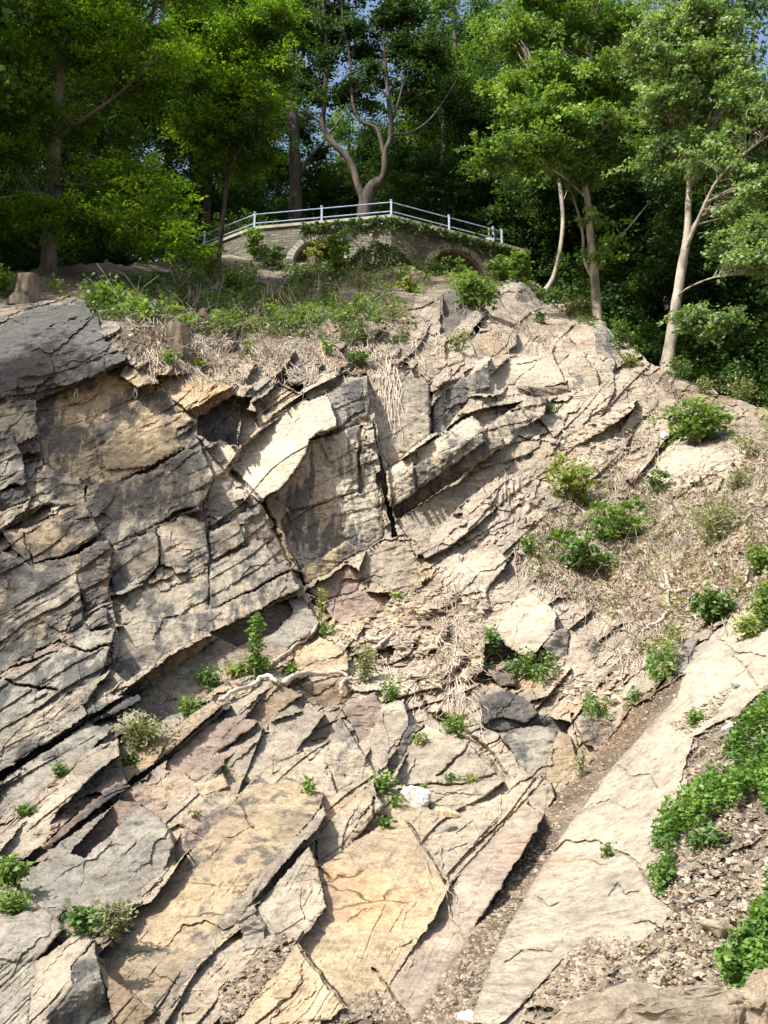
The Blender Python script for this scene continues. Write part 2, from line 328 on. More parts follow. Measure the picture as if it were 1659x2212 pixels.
# facets: crop, polygon, offset towards the camera (m), azimuth, elevation of the normal, colour (also darker on shaded undersides, recesses and sides), stain, roughness, weight of the wanted normal
FACETS = [
 (1, [(-900,360),(0,330),(230,250),(430,250),(500,310),(530,420),(650,510),(560,560),(400,630),(170,690),(0,720),(-900,900)], .22, -5, 42, 'grey', .95, 1.2, .6),
 (1, [(-300,640),(0,580),(400,480),(650,510),(560,560),(400,630),(170,690),(0,720),(-300,800)], .4, 0, 22, 'grey', .9, 1, .7),
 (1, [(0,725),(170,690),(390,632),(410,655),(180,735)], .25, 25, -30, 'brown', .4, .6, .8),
 (1, [(180,730),(400,640),(640,540),(760,600),(800,640),(940,780),(980,830),(900,870),(890,920),(930,960),(760,1060),(600,1140),(440,1150),(420,1120),(330,1090),(220,1060),(190,900)], .05, 8, 30, 'ochre', .62, .6, .7),
 (1, [(480,960),(700,850),(940,780),(980,830),(900,870),(890,920),(930,960),(760,1060),(540,1080)], .16, 5, 32, 'ochre', .25, .4, .7),
 (1, [(640,540),(760,600),(800,640),(700,660),(600,600)], .2, -10, 45, 'ochre', .3, .6, .7),
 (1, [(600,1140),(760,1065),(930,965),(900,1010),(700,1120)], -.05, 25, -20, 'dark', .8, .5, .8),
 (1, [(440,1150),(600,1140),(760,1090),(930,980),(1040,970),(1075,1100),(1070,1180),(1000,1270),(880,1290),(790,1360),(560,1470),(500,1400),(440,1260)], .25, 6, 24, 'tan', .72, .9, .7),
 (1, [(560,1475),(790,1362),(1000,1272),(1020,1290),(900,1315),(810,1395),(570,1500)], .0, 25, -35, 'dark', .7, .5, .8),  # underside: its shade is put into the colour
 (1, [(-300,760),(0,740),(180,720),(190,900),(80,960),(70,900),(-300,960)], .45, -18, 32, 'tan', .55, .9, .7),
 (1, [(-300,960),(0,900),(70,900),(110,1000),(130,1150),(60,1150),(0,1190),(-300,1300)], .7, -5, 22, 'grey', .5, .9, .7),
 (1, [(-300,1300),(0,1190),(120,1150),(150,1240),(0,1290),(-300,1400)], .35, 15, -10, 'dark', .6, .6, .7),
 (1, [(220,1060),(330,1090),(430,1140),(435,1260),(340,1260),(160,1240),(180,1150)], .28, 18, 30, 'tan', .5, .9, .7),
 (1, [(0,1380),(150,1370),(430,1250),(500,1390),(490,1420),(330,1510),(160,1560),(60,1480)], .4, 2, 36, 'ochre', .5, .8, .7),
 (1, [(380,1510),(540,1420),(565,1480),(550,1740),(440,1790),(400,1680)], .45, 28, 14, 'brown', .7, .7, .75),
 (1, [(430,1850),(510,1780),(545,1800),(540,1860),(450,1890)], .4, -10, 45, 'grey', .3, .6, .7),
 (1, [(-300,1600),(0,1480),(160,1560),(380,1510),(400,1680),(430,1860),(200,1990),(0,2110),(-300,2200)], .12, 3, 24, 'tan', .8, .7, .7),
 (1, [(-300,2260),(20,2130),(270,2010),(440,1900),(580,1880),(520,2090),(490,2160),(300,2270),(0,2420),(-300,2500)], .25, 3, 20, 'grey', .5, .6, .7),
 (1, [(560,1470),(790,1380),(810,1450),(800,1560),(740,1640),(570,1700)], .12, -2, 30, 'tan', .6, 1, .7),
 (1, [(800,1380),(930,1310),(1040,1350),(1060,1490),(1060,1560),(1000,1600),(810,1560)], .24, 10, 30, 'tan', .35, 1, .7),
 (1, [(1060,1400),(1200,1330),(1235,1420),(1230,1460),(1060,1540)], .3, 5, 32, 'tan', .35, 1, .7),
 (1, [(1240,1330),(1330,1300),(1390,1420),(1240,1450)], .05, 25, 20, 'purple', .3, .6, .7),
 (1, [(990,900),(1040,960),(1180,1130),(1170,1180),(1040,1240),(1075,1100)], -.1, 22, 22, 'tan', .1, .5, .7),
 (1, [(1030,1240),(1170,1180),(1250,1240),(1250,1290),(1140,1310),(1020,1290)], -.1, 15, 12, 'grey', .45, .8, .7),
 (1, [(1170,1180),(1220,1170),(1235,1210),(1190,1240)], .05, -20, 40, 'pale', .0, .5, .7),
 (1, [(780,600),(1000,590),(1180,650),(1060,720),(950,780),(870,720)], .2, -8, 48, 'ochre', .2, .8, .75),
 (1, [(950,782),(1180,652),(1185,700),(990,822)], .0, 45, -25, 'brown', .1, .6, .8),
 (1, [(1160,720),(1230,650),(1280,640),(1200,770)], .25, -20, 35, 'ochre', .1, .6, .7),
 (1, [(990,820),(1180,700),(1280,720),(1210,850),(1210,960),(1060,930),(1000,900)], -.7, 25, 22, 'grey', .75, .8, .7),
 (1, [(1220,760),(1330,800),(1300,880),(1240,940),(1210,970),(1225,860)], -.5, -30, 40, 'pale', .05, .5, .7),
 (1, [(1060,980),(1100,920),(1220,980),(1120,1050)], -.2, 0, 52, 'pale', .25, .6, .7),
 (2, [(60,1090),(130,960),(200,890),(400,740),(540,700),(590,770),(590,870),(500,890),(450,920),(440,1000),(380,1080),(300,1180),(210,1240),(140,1200)], .1, -38, 42, 'white', .0, .35, .8),  # sunlit face, its brightness partly painted into the colour
 (2, [(170,740),(300,650),(400,700),(200,860),(180,800)], -.1, -10, 45, 'ochre', .35, 1.2, .7),
 (2, [(230,600),(420,520),(480,590),(400,690),(300,640)], -.2, 0, 30, 'dark', .6, 1.2, .6),
 (2, [(540,700),(600,660),(745,600),(755,790),(590,880),(575,790)], .2, 18, 18, 'grey', .8, .7, .75),
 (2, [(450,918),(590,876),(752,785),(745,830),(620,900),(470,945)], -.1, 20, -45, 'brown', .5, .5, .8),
 (2, [(450,930),(600,895),(725,845),(760,1000),(800,1150),(820,1300),(835,1420),(740,1480),(420,1670),(390,1590),(300,1330),(350,1280),(240,1210),(300,1180),(380,1080),(440,1000)], -.25, 17, 12, 'pale', .50, .45, .85),
 (2, [(240,1210),(350,1280),(300,1340),(395,1600),(370,1590),(270,1350),(205,1250)], .0, -30, 30, 'ochre', .15, .7, .8),
 (2, [(395,1590),(640,1440),(725,1488),(425,1672)], -.02, 20, 0, 'ochre', .45, .5, .8),
 (2, [(768,832),(788,815),(838,1100),(898,1420),(872,1425),(818,1130)], -.4, 40, 0, 'grey', .75, .6, .7),
 (2, [(775,800),(800,840),(840,1080),(825,1100)], .1, -10, 10, 'tan', .3, .4, .7),
 (2, [(835,1080),(858,1080),(872,1240),(860,1260)], .15, -10, 10, 'ochre', .1, .4, .7),
 (2, [(755,600),(860,570),(1050,630),(1070,900),(960,980),(850,1070),(810,1000),(785,800)], -.15, 20, 18, 'tan', .2, .5, .75),
 (2, [(930,600),(1140,420),(1150,560),(1050,640)], .1, 10, 25, 'tan', .35, .7, .7),
 (2, [(1060,760),(1240,600),(1350,520),(1370,660),(1270,700),(1130,880),(1070,900)], .05, 12, 15, 'grey', .7, 1, .7),
 (2, [(1235,590),(1370,490),(1370,520),(1250,620)], .3, -10, 50, 'pale', .2, .6, .7),
 (2, [(850,1070),(1280,800),(1340,890),(1000,1050),(860,1150)], .3, -12, 45, 'pale', .42, .7, .75),
 (2, [(860,1150),(1000,1050),(1330,895),(1345,930),(1000,1180),(880,1270)], .36, 20, -2, 'tan', .45, .6, .8),
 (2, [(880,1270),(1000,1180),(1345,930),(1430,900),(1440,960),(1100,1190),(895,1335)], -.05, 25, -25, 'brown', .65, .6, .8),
 (2, [(890,1340),(1100,1195),(1400,1040),(1470,1060),(1280,1200),(1070,1400),(1050,1480),(960,1440)], -.35, 18, 32, 'tan', .1, .35, .8),
 (2, [(1340,880),(1450,780),(1600,680),(1658,700),(1640,800),(1480,900),(1350,960)], .15, 5, 22, 'tan', .5, 1.2, .6),
 (2, [(740,1480),(830,1430),(960,1440),(1000,1560),(1000,1640),(880,1700),(780,1650),(700,1620)], -.12, 8, 30, 'tan', .2, .7, .7),
 (2, [(530,1750),(700,1690),(880,1710),(820,1800),(620,1850),(540,1810)], -.25, 12, 38, 'purple', .05, .35, .8),
 (2, [(425,1690),(640,1560),(720,1600),(700,1690),(520,1750)], -.12, 15, 18, 'purple', .2, .7, .7),
 (3, [(250,600),(340,520),(480,500),(560,480),(600,560),(630,640),(520,660),(380,650),(300,680)], .2, -20, 42, 'pale', .05, .6, .8),
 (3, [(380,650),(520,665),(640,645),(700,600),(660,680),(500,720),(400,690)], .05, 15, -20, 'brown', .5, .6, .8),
 (3, [(640,590),(780,560),(800,600),(800,650),(700,680),(640,660)], .3, -5, 28, 'tan', .3, .8, .75),
 (3, [(790,580),(870,500),(885,540),(880,580),(800,660)], .25, 15, 22, 'tan', .35, .8, .75),
 (3, [(650,400),(780,340),(850,350),(890,430),(800,500),(700,480)], .2, -10, 35, 'tan', .15, 1, .7),
 (3, [(780,340),(850,350),(890,430),(940,540),(800,490)], .25, 30, 15, 'grey', .6, 1, .75),
 (3, [(280,190),(350,120),(440,90),(500,170),(400,230),(330,260)], .3, -10, 40, 'grey', .3, 1.2, .7),
 (3, [(400,120),(440,90),(540,230),(470,270),(380,230)], .35, 35, 15, 'grey', .7, 1, .75),
 (3, [(150,420),(330,350),(390,380),(380,450),(300,520),(180,500)], .3, 5, 32, 'tan', .3, 1, .7),
 (3, [(0,200),(60,150),(110,160),(180,260),(160,350),(0,390)], .35, 8, 14, 'dark', .6, 1.2, .7),
 (3, [(170,350),(200,240),(240,270),(180,400)], .1, 20, 10, 'dark', .7, 1, .7),
 (2, [(600,480),(700,380),(830,350),(760,440),(640,520)], .3, 8, 12, 'dark', .6, 1.2, .7),
 (3, [(620,900),(780,830),(1000,720),(960,780),(900,830),(700,950),(560,1010)], .2, -15, 42, 'pale', .1, 1.2, .7),
 (3, [(900,900),(980,760),(1010,830),(940,920)], .15, 30, 10, 'purple', .3, .8, .7),
 (3, [(980,740),(1100,730),(1050,830),(1010,840)], .2, -20, 35, 'tan', .1, .8, .7),
 (3, [(1010,830),(1110,740),(1170,770),(1100,860),(1000,960),(940,960)], .1, -15, 40, 'tan', .1, 1.2, .7),
 (3, [(1040,1110),(1200,950),(1330,960),(1320,1100),(1200,1170),(1080,1150)], .15, -25, 45, 'pale', .0, .5, .8),
 (3, [(1330,960),(1500,990),(1430,1120),(1320,1180),(1310,1080)], .1, -10, 42, 'pale', .1, .7, .7),
 (3, [(1480,1170),(1658,950),(1900,700),(1900,1000),(1658,1180),(1540,1280)], .4, -25, 45, 'tan', .1, 1.2, .7),
 (3, [(860,1600),(900,1520),(1000,1560),(980,1690),(900,1690)], .2, -10, 40, 'ochre', .0, .5, .7),
 (3, [(1180,1560),(1250,1510),(1290,1560),(1200,1620)], .2, -20, 40, 'tan', .1, .8, .7),
 (3, [(0,1650),(150,1520),(280,1470),(350,1540),(230,1690),(100,1720)], .15, -22, 44, 'pale', .08, .7, .7),
 (3, [(30,1790),(230,1690),(250,1780),(160,1850),(60,1850)], .1, -15, 42, 'pink', .05, .7, .7),
 (1, [(560,1720),(1060,1560),(1330,1430),(1400,1540),(1480,1580),(1080,1780),(700,1900),(590,1860)], .15, -3, 34, 'tan', .45, .9, .7),
 (1, [(590,1880),(1080,1790),(1470,1595),(1520,1680),(1100,1890),(860,2000),(640,2150),(560,2090),(600,1980)], .3, 0, 28, 'tan', .5, .7, .7),
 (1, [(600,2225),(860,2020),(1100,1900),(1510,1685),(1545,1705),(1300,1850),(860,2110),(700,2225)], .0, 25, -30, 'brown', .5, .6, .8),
 (4, [(860,430),(1100,260),(1500,40),(1620,180),(1560,240),(1400,350),(1150,480),(900,640),(800,680),(680,580)], -.2, 8, 36, 'grey', .3, .5, .7),
 (4, [(1050,230),(1460,60),(1480,120),(1380,230),(1200,300)], -.15, 10, 36, 'purple', .2, .5, .7),
 (4, [(-300,900),(0,740),(480,470),(560,420),(430,600),(0,860),(-300,1030)], .2, 0, 24, 'tan', .35, .6, .7),
 (4, [(-300,1030),(0,860),(420,605),(445,645),(200,810),(0,930),(-300,1100)], .28, 15, 0, 'grey', .5, .6, .8),
 (4, [(-300,1110),(0,935),(200,812),(700,540),(720,570),(450,700),(200,850),(0,980),(-300,1150)], -.3, 20, -10, 'dark', .8, .6, .7),  # strip below the bed, overhang shade painted dark
 (4, [(-300,1200),(0,1010),(440,690),(560,720),(440,850),(170,1080),(0,1200),(-300,1400)], -.2, 3, 34, 'grey', .45, .6, .7),
 (4, [(-300,1560),(0,1340),(190,1120),(450,820),(600,770),(610,850),(460,960),(250,1190),(230,1290),(0,1450),(-300,1700)], .3, -12, 40, 'tan', .2, 1, .75),
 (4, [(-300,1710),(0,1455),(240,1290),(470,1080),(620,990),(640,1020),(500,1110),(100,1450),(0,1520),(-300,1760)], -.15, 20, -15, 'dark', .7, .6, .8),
 (4, [(610,880),(840,740),(1080,570),(1130,600),(850,840),(640,990)], .22, -10, 40, 'ochre', .25, 1, .75),
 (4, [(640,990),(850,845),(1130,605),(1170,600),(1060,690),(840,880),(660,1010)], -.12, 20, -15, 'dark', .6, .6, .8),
 (4, [(850,870),(1060,690),(1240,640),(1310,690),(1080,850),(950,950),(840,930)], .08, 0, 38, 'purple', .15, .8, .7),
 (4, [(1240,660),(1400,480),(1530,540),(1340,700)], .1, -5, 40, 'brown', .15, .8, .7),
 (4, [(1120,930),(1140,870),(1480,600),(1570,640),(1450,780),(1170,1010)], .28, -10, 42, 'tan', .2, .9, .75),
 (4, [(950,960),(1100,860),(1140,900),(1000,990)], .22, 5, 25, 'purple', .2, .8, .75),
 (4, [(990,1010),(1130,950),(1160,1010),(1030,1060)], .2, -5, 42, 'orange', .1, .8, .75),
 (4, [(80,1520),(300,1300),(600,1090),(740,1120),(860,1220),(880,1310),(830,1440),(640,1600),(460,1640),(200,1620)], .15, 4, 38, 'grey', .25, .7, .7),
 (4, [(350,1350),(600,1080),(720,1100),(430,1370)], .2, -5, 42, 'purple', .2, .8, .75),
 (4, [(880,1310),(1000,1130),(1150,1120),(1190,1250),(1000,1310),(890,1400)], .0, 5, 30, 'purple', .3, .7, .75),
 (4, [(500,1860),(730,1580),(900,1420),(1200,1080),(1450,960),(1650,1050),(1620,1130),(1430,1340),(1180,1600),(1000,1840),(780,2120),(560,1980)], .13, -20, 44, 'ochre', .34, .8, .7),
 (4, [(1180,1600),(1430,1340),(1640,1110),(1660,1160),(1430,1410),(1200,1700),(1000,1910),(800,2180),(770,2130),(1000,1840)], .08, 18, 26, 'tan', .35, .7, .8),
 (4, [(640,1640),(730,1580),(880,1420),(980,1310),(900,1410),(760,1600)], .4, -30, 45, 'pale', .0, .6, .8),
 (4, [(1340,700),(1560,620),(1640,640),(1480,860),(1340,930),(1200,1060)], .2, -12, 42, 'tan', .25, 1, .75),
 (4, [(130,2230),(180,1900),(430,1720),(475,1790),(360,1920),(370,2000),(230,2160),(200,2230)], .55, -32, 50, 'tan', .05, .5, .85),
 (4, [(200,2300),(240,2150),(370,2000),(365,1920),(478,1795),(495,1900),(540,2060),(600,2300)], .4, 50, -6, 'grey', .5, .6, .9),  # shaded side of the front block, coloured darker than its lit face
 (4, [(-300,1750),(0,1680),(230,1630),(330,1720),(180,1900),(130,2300),(-300,2300)], .35, -3, 30, 'grey', .2, .6, .75),
 (4, [(495,1900),(560,1970),(780,2150),(850,2300),(600,2300),(560,2120)], .0, 18, 22, 'brown', .2, .6, .75),
 (5, [(490,1400),(880,1170),(940,1180),(1140,1500),(1230,1440),(1570,1060),(1640,1180),(1450,1480),(1300,1700),(1000,2190),(950,2190),(780,2040),(640,2130),(400,1800),(540,1620)], .07, -20, 46, 'orange', .0, .4, .7),
 (5, [(1170,1500),(1640,1000),(1670,1120),(1450,1480),(1300,1700),(1000,2200),(930,2180),(830,2050),(1080,1680)], .06, -20, 48, 'pink', .05, .55, .6),
 (5, [(450,1310),(600,1140),(780,985),(795,1050),(620,1310),(495,1400)], .2, -20, 46, 'tan', .1, .7, .8),
 (5, [(620,1310),(795,1055),(830,1100),(700,1260),(520,1420),(490,1400)], .15, 25, 15, 'tan', .15, .6, .8),
 (5, [(180,1620),(450,1310),(490,1400),(540,1620),(380,1780),(330,1780),(240,1720)], .06, -20, 44, 'pale', .1, .7, .75),
 (5, [(90,1680),(170,1640),(235,1720),(215,1830),(130,1840)], .15, 25, 8, 'grey', .2, .5, .85),
 (5, [(110,2180),(390,1810),(425,1850),(640,2120),(560,2190),(130,2230)], .12, -18, 48, 'orange', .0, .4, .8),
 (5, [(530,860),(610,660),(690,780),(750,880),(720,970),(590,1040),(560,960)], .3, 15, 26, 'tan', .3, .8, .75),
 (5, [(620,620),(780,540),(820,600),(810,680),(700,790),(680,720)], .1, 25, 18, 'purple', .2, .7, .75),
 (5, [(740,870),(820,600),(930,560),(960,700),(860,850),(790,940)], .22, -5, 38, 'tan', .1, .7, .75),
 (5, [(840,900),(960,700),(1040,690),(980,760),(870,960)], -.1, 30, 10, 'grey', .5, .7, .75),
 (5, [(870,1000),(980,770),(1040,700),(1250,790),(1400,930),(1300,1000),(1100,1010)], .02, -15, 42, 'tan', .1, .5, .75),
 (5, [(880,1020),(1100,1012),(1440,985),(1280,1100),(1060,1120),(1050,1050)], .0, -15, 46, 'tan', .05, .5, .75),
 (5, [(300,430),(500,250),(640,330),(650,420),(400,440)], .15, -15, 42, 'orange', .15, .9, .75),
 (5, [(420,500),(640,450),(680,540),(620,600),(470,600),(410,560)], -.3, 10, 20, 'brown', .3, .6, .75),
 (5, [(850,400),(900,280),(1010,230),(970,330)], .2, -10, 40, 'tan', .1, .8, .75),
 (5, [(1000,270),(1150,190),(1150,250),(1010,370)], .2, -10, 40, 'pink', .1, .8, .75),
 (5, [(1030,440),(1140,280),(1250,340),(1170,430),(1080,490)], .25, -20, 42, 'pink', .05, .8, .75),
 (5, [(1230,440),(1350,250),(1330,420),(1240,490)], .3, -22, 42, 'pink', .05, .7, .75),
 (6, [(250,230),(400,50),(480,40),(580,120),(590,210),(510,300),(450,370),(270,250)], .4, -25, 50, 'pale', .02, .6, .8),
 (6, [(585,220),(640,210),(650,340),(590,380),(515,300)], .25, 45, 8, 'grey', .35, .6, .85),
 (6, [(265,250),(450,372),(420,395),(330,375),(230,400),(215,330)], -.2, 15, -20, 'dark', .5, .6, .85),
 (6, [(650,220),(770,250),(740,310),(800,400),(790,430),(620,400),(650,340)], .1, -10, 36, 'pink', .05, .6, .75),
 (6, [(740,310),(775,250),(805,320),(790,380)], .05, 45, 10, 'grey', .3, .5, .8),
 (6, [(200,560),(340,520),(470,590),(490,640),(420,690),(300,650),(220,700)], .35, 3, 32, 'dark', .6, .9, .75),
 (6, [(200,700),(300,655),(420,692),(495,640),(660,690),(640,760),(480,700),(300,740)], -.35, 15, -15, 'dark', .6, .8, .8),  # recess with its shade painted in as dark rock
 (6, [(290,740),(480,700),(600,720),(560,800),(530,950),(480,960),(400,900),(330,790)], .08, -10, 26, 'grey', .3, .7, .75),
 (6, [(560,800),(600,720),(660,760),(700,900),(600,1000),(480,965),(530,950)], .02, -10, 34, 'ochre', .1, .6, .75),
 (6, [(680,680),(740,650),(900,700),(960,720),(830,850),(730,800),(700,740)], .25, 3, 26, 'grey', .35, .6, .8),
 (6, [(240,420),(380,440),(390,500),(300,500)], .2, 5, 30, 'dark', .5, .8, .75),
 (6, [(1200,250),(1310,260),(1240,420),(1170,480),(1190,330)], .2, 0, 25, 'grey', .45, .7, .75),
 (6, [(440,1100),(450,1020),(560,1000),(595,1090),(520,1160)], .2, -15, 42, 'tan', .1, .6, .75),
 (6, [(170,2130),(280,1830),(430,1560),(560,1350),(680,1160),(900,880),(1190,560),(1230,420),(1400,200),(1650,20),(1900,-200),(1900,300),(1658,500),(1500,640),(1280,760),(1230,950),(1180,1150),(1010,1400),(1080,1560),(1180,1640),(1060,1760),(850,1900),(770,1780),(600,1900),(520,2000),(430,2100),(300,2212),(160,2212)], .01, -24, 56, 'pale', .0, .36, None),
 (6, [(100,2300),(170,2130),(280,1830),(430,1560),(560,1350),(680,1160),(900,880),(1190,560),(1240,430),(1180,480),(960,620),(760,900),(600,1040),(440,1300),(330,1500),(200,1720),(60,1900),(-100,2150),(-150,2300)], -.12, -18, 45, 'dirt', .0, .7, None),
 (6, [(430,2130),(560,1970),(700,1800),(760,1770),(830,1850),(850,1950),(790,2080),(700,2090),(650,2170),(560,2120)], .075, 0, 0, 'dirt', .0, .5, None),
 (6, [(760,1980),(790,1880),(850,1930),(840,2060),(790,2040)], .1, -20, 55, 'pale', .0, .3, .5),
]
FACETS += [
 (1, [(620,300),(660,250),(740,235),(800,270),(800,320),(700,330)], .35, 0, 30, 'grey', .3, .8, .7),
 (1, [(960,400),(1010,330),(1130,300),(1200,340),(1150,420),(1040,450)], .4, 0, 28, 'grey', .4, 1.2, .7),
 (1, [(980,440),(1100,420),(1200,430),(1120,480),(1010,490)], .2, 10, 20, 'grey', .4, 1.2, .7),
 (1, [(1340,560),(1420,480),(1500,470),(1440,560),(1380,620)], .3, -15, 40, 'tan', .2, 1.1, .7),
 (1, [(1440,600),(1560,520),(1640,540),(1560,640),(1470,660)], .3, 5, 20, 'grey', .5, 1.2, .7),
 (1, [(1000,570),(1150,540),(1300,540),(1250,620),(1100,640)], .2, -10, 42, 'tan', .2, 1.1, .7),
 (2, [(760,120),(860,40),(1000,30),(1060,80),(980,150),(820,160)], .3, 0, 22, 'brown', .2, 1.2, .7),
 (2, [(760,470),(850,440),(920,450),(900,500),(800,520)], .35, -10, 36, 'tan', .2, 1.1, .7),
 (2, [(1130,180),(1230,160),(1260,230),(1200,330),(1130,300)], .3, 15, 18, 'dark', .4, 1.2, .7),
 (2, [(1180,370),(1290,270),(1340,300),(1250,400)], .25, -10, 30, 'tan', .2, 1.2, .7),
 (3, [(620,560),(700,500),(760,520),(760,570),(660,600)], .3, -5, 30, 'tan', .2, 1.2, .7),
]
CRACKS = [(2, [(60,1090),(200,1240),(280,1380),(360,1550),(420,1680),(560,1850)], 7, .35), (1, [(190,1990),(300,1950),(440,2000),(560,1960)], 3, .2), (1, [(0,2110),(150,2050),(290,2000)], 3, .2),
 (4, [(0,460),(100,500),(290,525)], 3, .2), (4, [(1200,1070),(1240,1140),(1280,1220)], 3, .1), (5, [(780,1060),(775,1150),(900,1190)], 3, .12), (5, [(1170,1500),(1640,980)], 3, .1),
 (5, [(420,1850),(640,2125)], 4, .12), (5, [(780,1930),(960,2190)], 3, .1), (6, [(560,1350),(640,1290),(780,1290),(960,1370),(1010,1400)], 3, .1), (2, [(720,860),(700,1000),(715,1190)], 4, .2),
 (2, [(360,1300),(560,1230),(700,1180)], 3, .08), (5, [(870,1010),(1060,1000),(1330,1000)], 3, .12), (5, [(1100,960),(1240,830),(1260,790)], 3, .1), (6, [(670,640),(690,760),(730,850),(720,940)], 4, .2),
 (1, [(1060,1350),(1060,1760)], 2.5, .12), (1, [(810,1420),(805,1560),(730,1660)], 2.5, .1), (1, [(120,1400),(170,1560),(380,1490)], 2.5, .1), (2, [(1060,640),(1075,900)], 4, .25), (2, [(985,1060),(1000,1170)], 4, .2),
 (5, [(480,1290),(490,1410),(560,1480)], 3, .1), (5, [(1000,480),(1060,650),(1220,740)], 5, .25), (6, [(0,640),(110,720),(250,850),(330,960)], 7, .35),
 (6, [(1000,1400),(1040,1480),(1080,1560)], 1.6, .05), (6, [(980,1700),(1060,1690),(1150,1750)], 1.6, .05), (6, [(850,1560),(900,1500),(930,1560),(1000,1540)], 2, .05), (6, [(1400,250),(1500,330),(1650,350)], 2.5, .08), (6, [(1480,350),(1560,420),(1600,500)], 2.5, .07), (6, [(700,1150),(760,1100),(860,1080),(930,1120)], 2, .05), (6, [(330,1900),(420,1840),(560,1850)], 2, .05), (6, [(480,1560),(560,1620),(600,1600)], 2, .05), (6, [(900,900),(960,960),(1060,950),(1100,1010)], 2, .06)]

VC = [(-920,600),(-340,585),(0,585),(105,578),(300,572),(420,552),(450,552),(700,547),(800,543),(870,562),(925,592),(1050,602),(1110,602),(1150,606),(1200,640),(1260,668),(1290,688),(1340,735),(1380,770),(1440,800),(1500,822),(1560,850),(1660,885),(2000,970),(2820,1080)]
def inpoly(x, y, P):
    P = np.asarray(P); c = np.zeros(x.shape, bool); j = len(P) - 1
    for i in range(len(P)):
        xi, yi = P[i]; xj, yj = P[j]
        if yi != yj:
            c ^= ((yi > y) != (yj > y)) & (x < (xj - xi) * (y - yi) / (yj - yi) + xi)
        j = i
    return c
def nvec(az, el): return np.array([math.cos(R(el)) * math.sin(R(az)), -math.cos(R(el)) * math.cos(R(az)), math.sin(R(el))])

def blur(a, r, ax):
    c = np.cumsum(np.concatenate([np.repeat(np.take(a, [0], ax), r + 1, ax), a, np.repeat(np.take(a, [-1], ax), r, ax)], ax), ax, dtype=np.float64)
    n_ = a.shape[ax]; sl_ = lambda x, y: tuple(slice(x, y) if i == ax else slice(None) for i in range(a.ndim))
    return ((c[sl_(2 * r + 1, None)] - c[sl_(0, n_)]) / (2 * r + 1))
us = np.concatenate([np.arange(-900, -330, 12.0), np.arange(-330, -20, 6.0), np.arange(-20, 1680, STEP), np.arange(1680, 1990, 6.0), np.arange(1990, 2800, 12.0)])
NR = int(1720 / STEP)
vc = np.interp(us, [p[0] for p in VC], [p[1] for p in VC])
vc = vc + 14 * fbm(us / 30.0, us * 0, us * 0 + 3, 4) * (np.abs(us - 760) > 300)
tau = np.linspace(0, 1, NR)[:, None]
U = np.repeat(us[None, :], NR, 0); V = vc[None, :] + tau * (2420 - vc[None, :])
Y0 = baseY(U, V); rx, rz = ray(U, V)
P0 = np.stack([rx * Y0, Y0, CAM[2] + rz * Y0], -1)
wx = U + 7 * fbm(U / 26., V / 26., 0 * U + 1.5, 4, .65); wy = V + 7 * fbm(U / 26., V / 26., 0 * U + 21.5, 4, .65)
S = f_bed(U, V) + 26 * fbm(U / 160., V / 160., 0 * U + 7., 3, .5)
T = U * .8 - V * .55 + 20 * fbm(U / 120., V / 120., 0 * U + 40., 3)
def cells(x, seed, amp=.62, key=0.0):
    k = np.floor(x); b = k + amp * (hsh(k, seed, key) - .5) + .0
    k = np.where(x < b, k - 1, k)
    l = k + amp * (hsh(k, seed, key) - .5); r_ = k + 1 + amp * (hsh(k + 1, seed, key) - .5)
    return k, np.clip((x - l) / (r_ - l), 0, 1)
def level(wd, ln, seed):
    k, f = cells(S / wd, seed)
    j, g = cells(T / ln + 7 * hsh(k, seed + 1.3), seed + 2.7, .62, k * .37)
    h1 = hsh(k, j, seed); h2 = hsh(k, j, seed + 5.5); h3 = hsh(k, j, seed + 9.1)
    return k, j, f, g, h1, h2, h3
k1, j1, f1, g1, a1, b1, c1 = level(125., 520., 1.0)
k2, j2, f2, g2, a2, b2, c2 = level(46., 260., 2.0)
k3, j3, f3, g3, a3, b3, c3 = level(17., 110., 3.0)
def voro(x, y, seed):
    """angular chips: nearest jittered feature; returns offset hash, two tilt hashes and the local offsets"""
    xi = np.floor(x); yi = np.floor(y); best = np.full(x.shape, 1e9); out = [np.zeros_like(x) for _ in range(5)]
    for ox in (-1, 0, 1):
        for oy in (-1, 0, 1):
            cx = xi + ox; cyy = yi + oy
            px = cx + .5 + .9 * (hsh(cx, cyy, seed) - .5); py = cyy + .5 + .9 * (hsh(cx, cyy, seed + 3.3) - .5)
            d = (x - px) ** 2 + (y - py) ** 2; m = d < best; best = np.where(m, d, best)
            for q, val in enumerate((hsh(cx, cyy, seed + 1.7), hsh(cx, cyy, seed + 4.1), hsh(cx, cyy, seed + 6.9), x - px, y - py)):
                out[q] = np.where(m, val, out[q])
    return out
_th = R(36); _a = -U * math.sin(_th) * -1 + V * math.cos(_th); _b = U * math.cos(_th) - V * math.sin(_th)
wS = _a + 10 * fbm(U / 26., V / 26., 0 * U + 71., 3, .6); wT = _b + 12 * fbm(U / 26., V / 26., 0 * U + 91., 3, .6)
va = voro(wS / 62., wT / 120., 11.0); vb = voro(wS / 24., wT / 46., 12.0); vd = voro(wS / 10., wT / 18., 13.0)
def chip(q, o, t): return o * (q[0] - .5) + t * ((q[1] - .35) * q[3] + (q[2] - .5) * q[4])
gs = np.hypot(*np.gradient(S)) / STEP
steep = np.clip((2.0 - gs) / .8, 0, 1)
mask3 = steep * np.clip(3.0 * fbm(U / 110., V / 110., 0 * U + 55., 3) + .35, 0, 1)
mask2 = steep * np.clip(2.4 * fbm(U / 170., V / 170., 0 * U + 35., 3) + .6, .1, 1)
D1 = (.3 + .7 * steep) * .50 * (f1 - .5) + .5 * (a1 - .5) + .35 * (b1 - .5) * (g1 - .5)
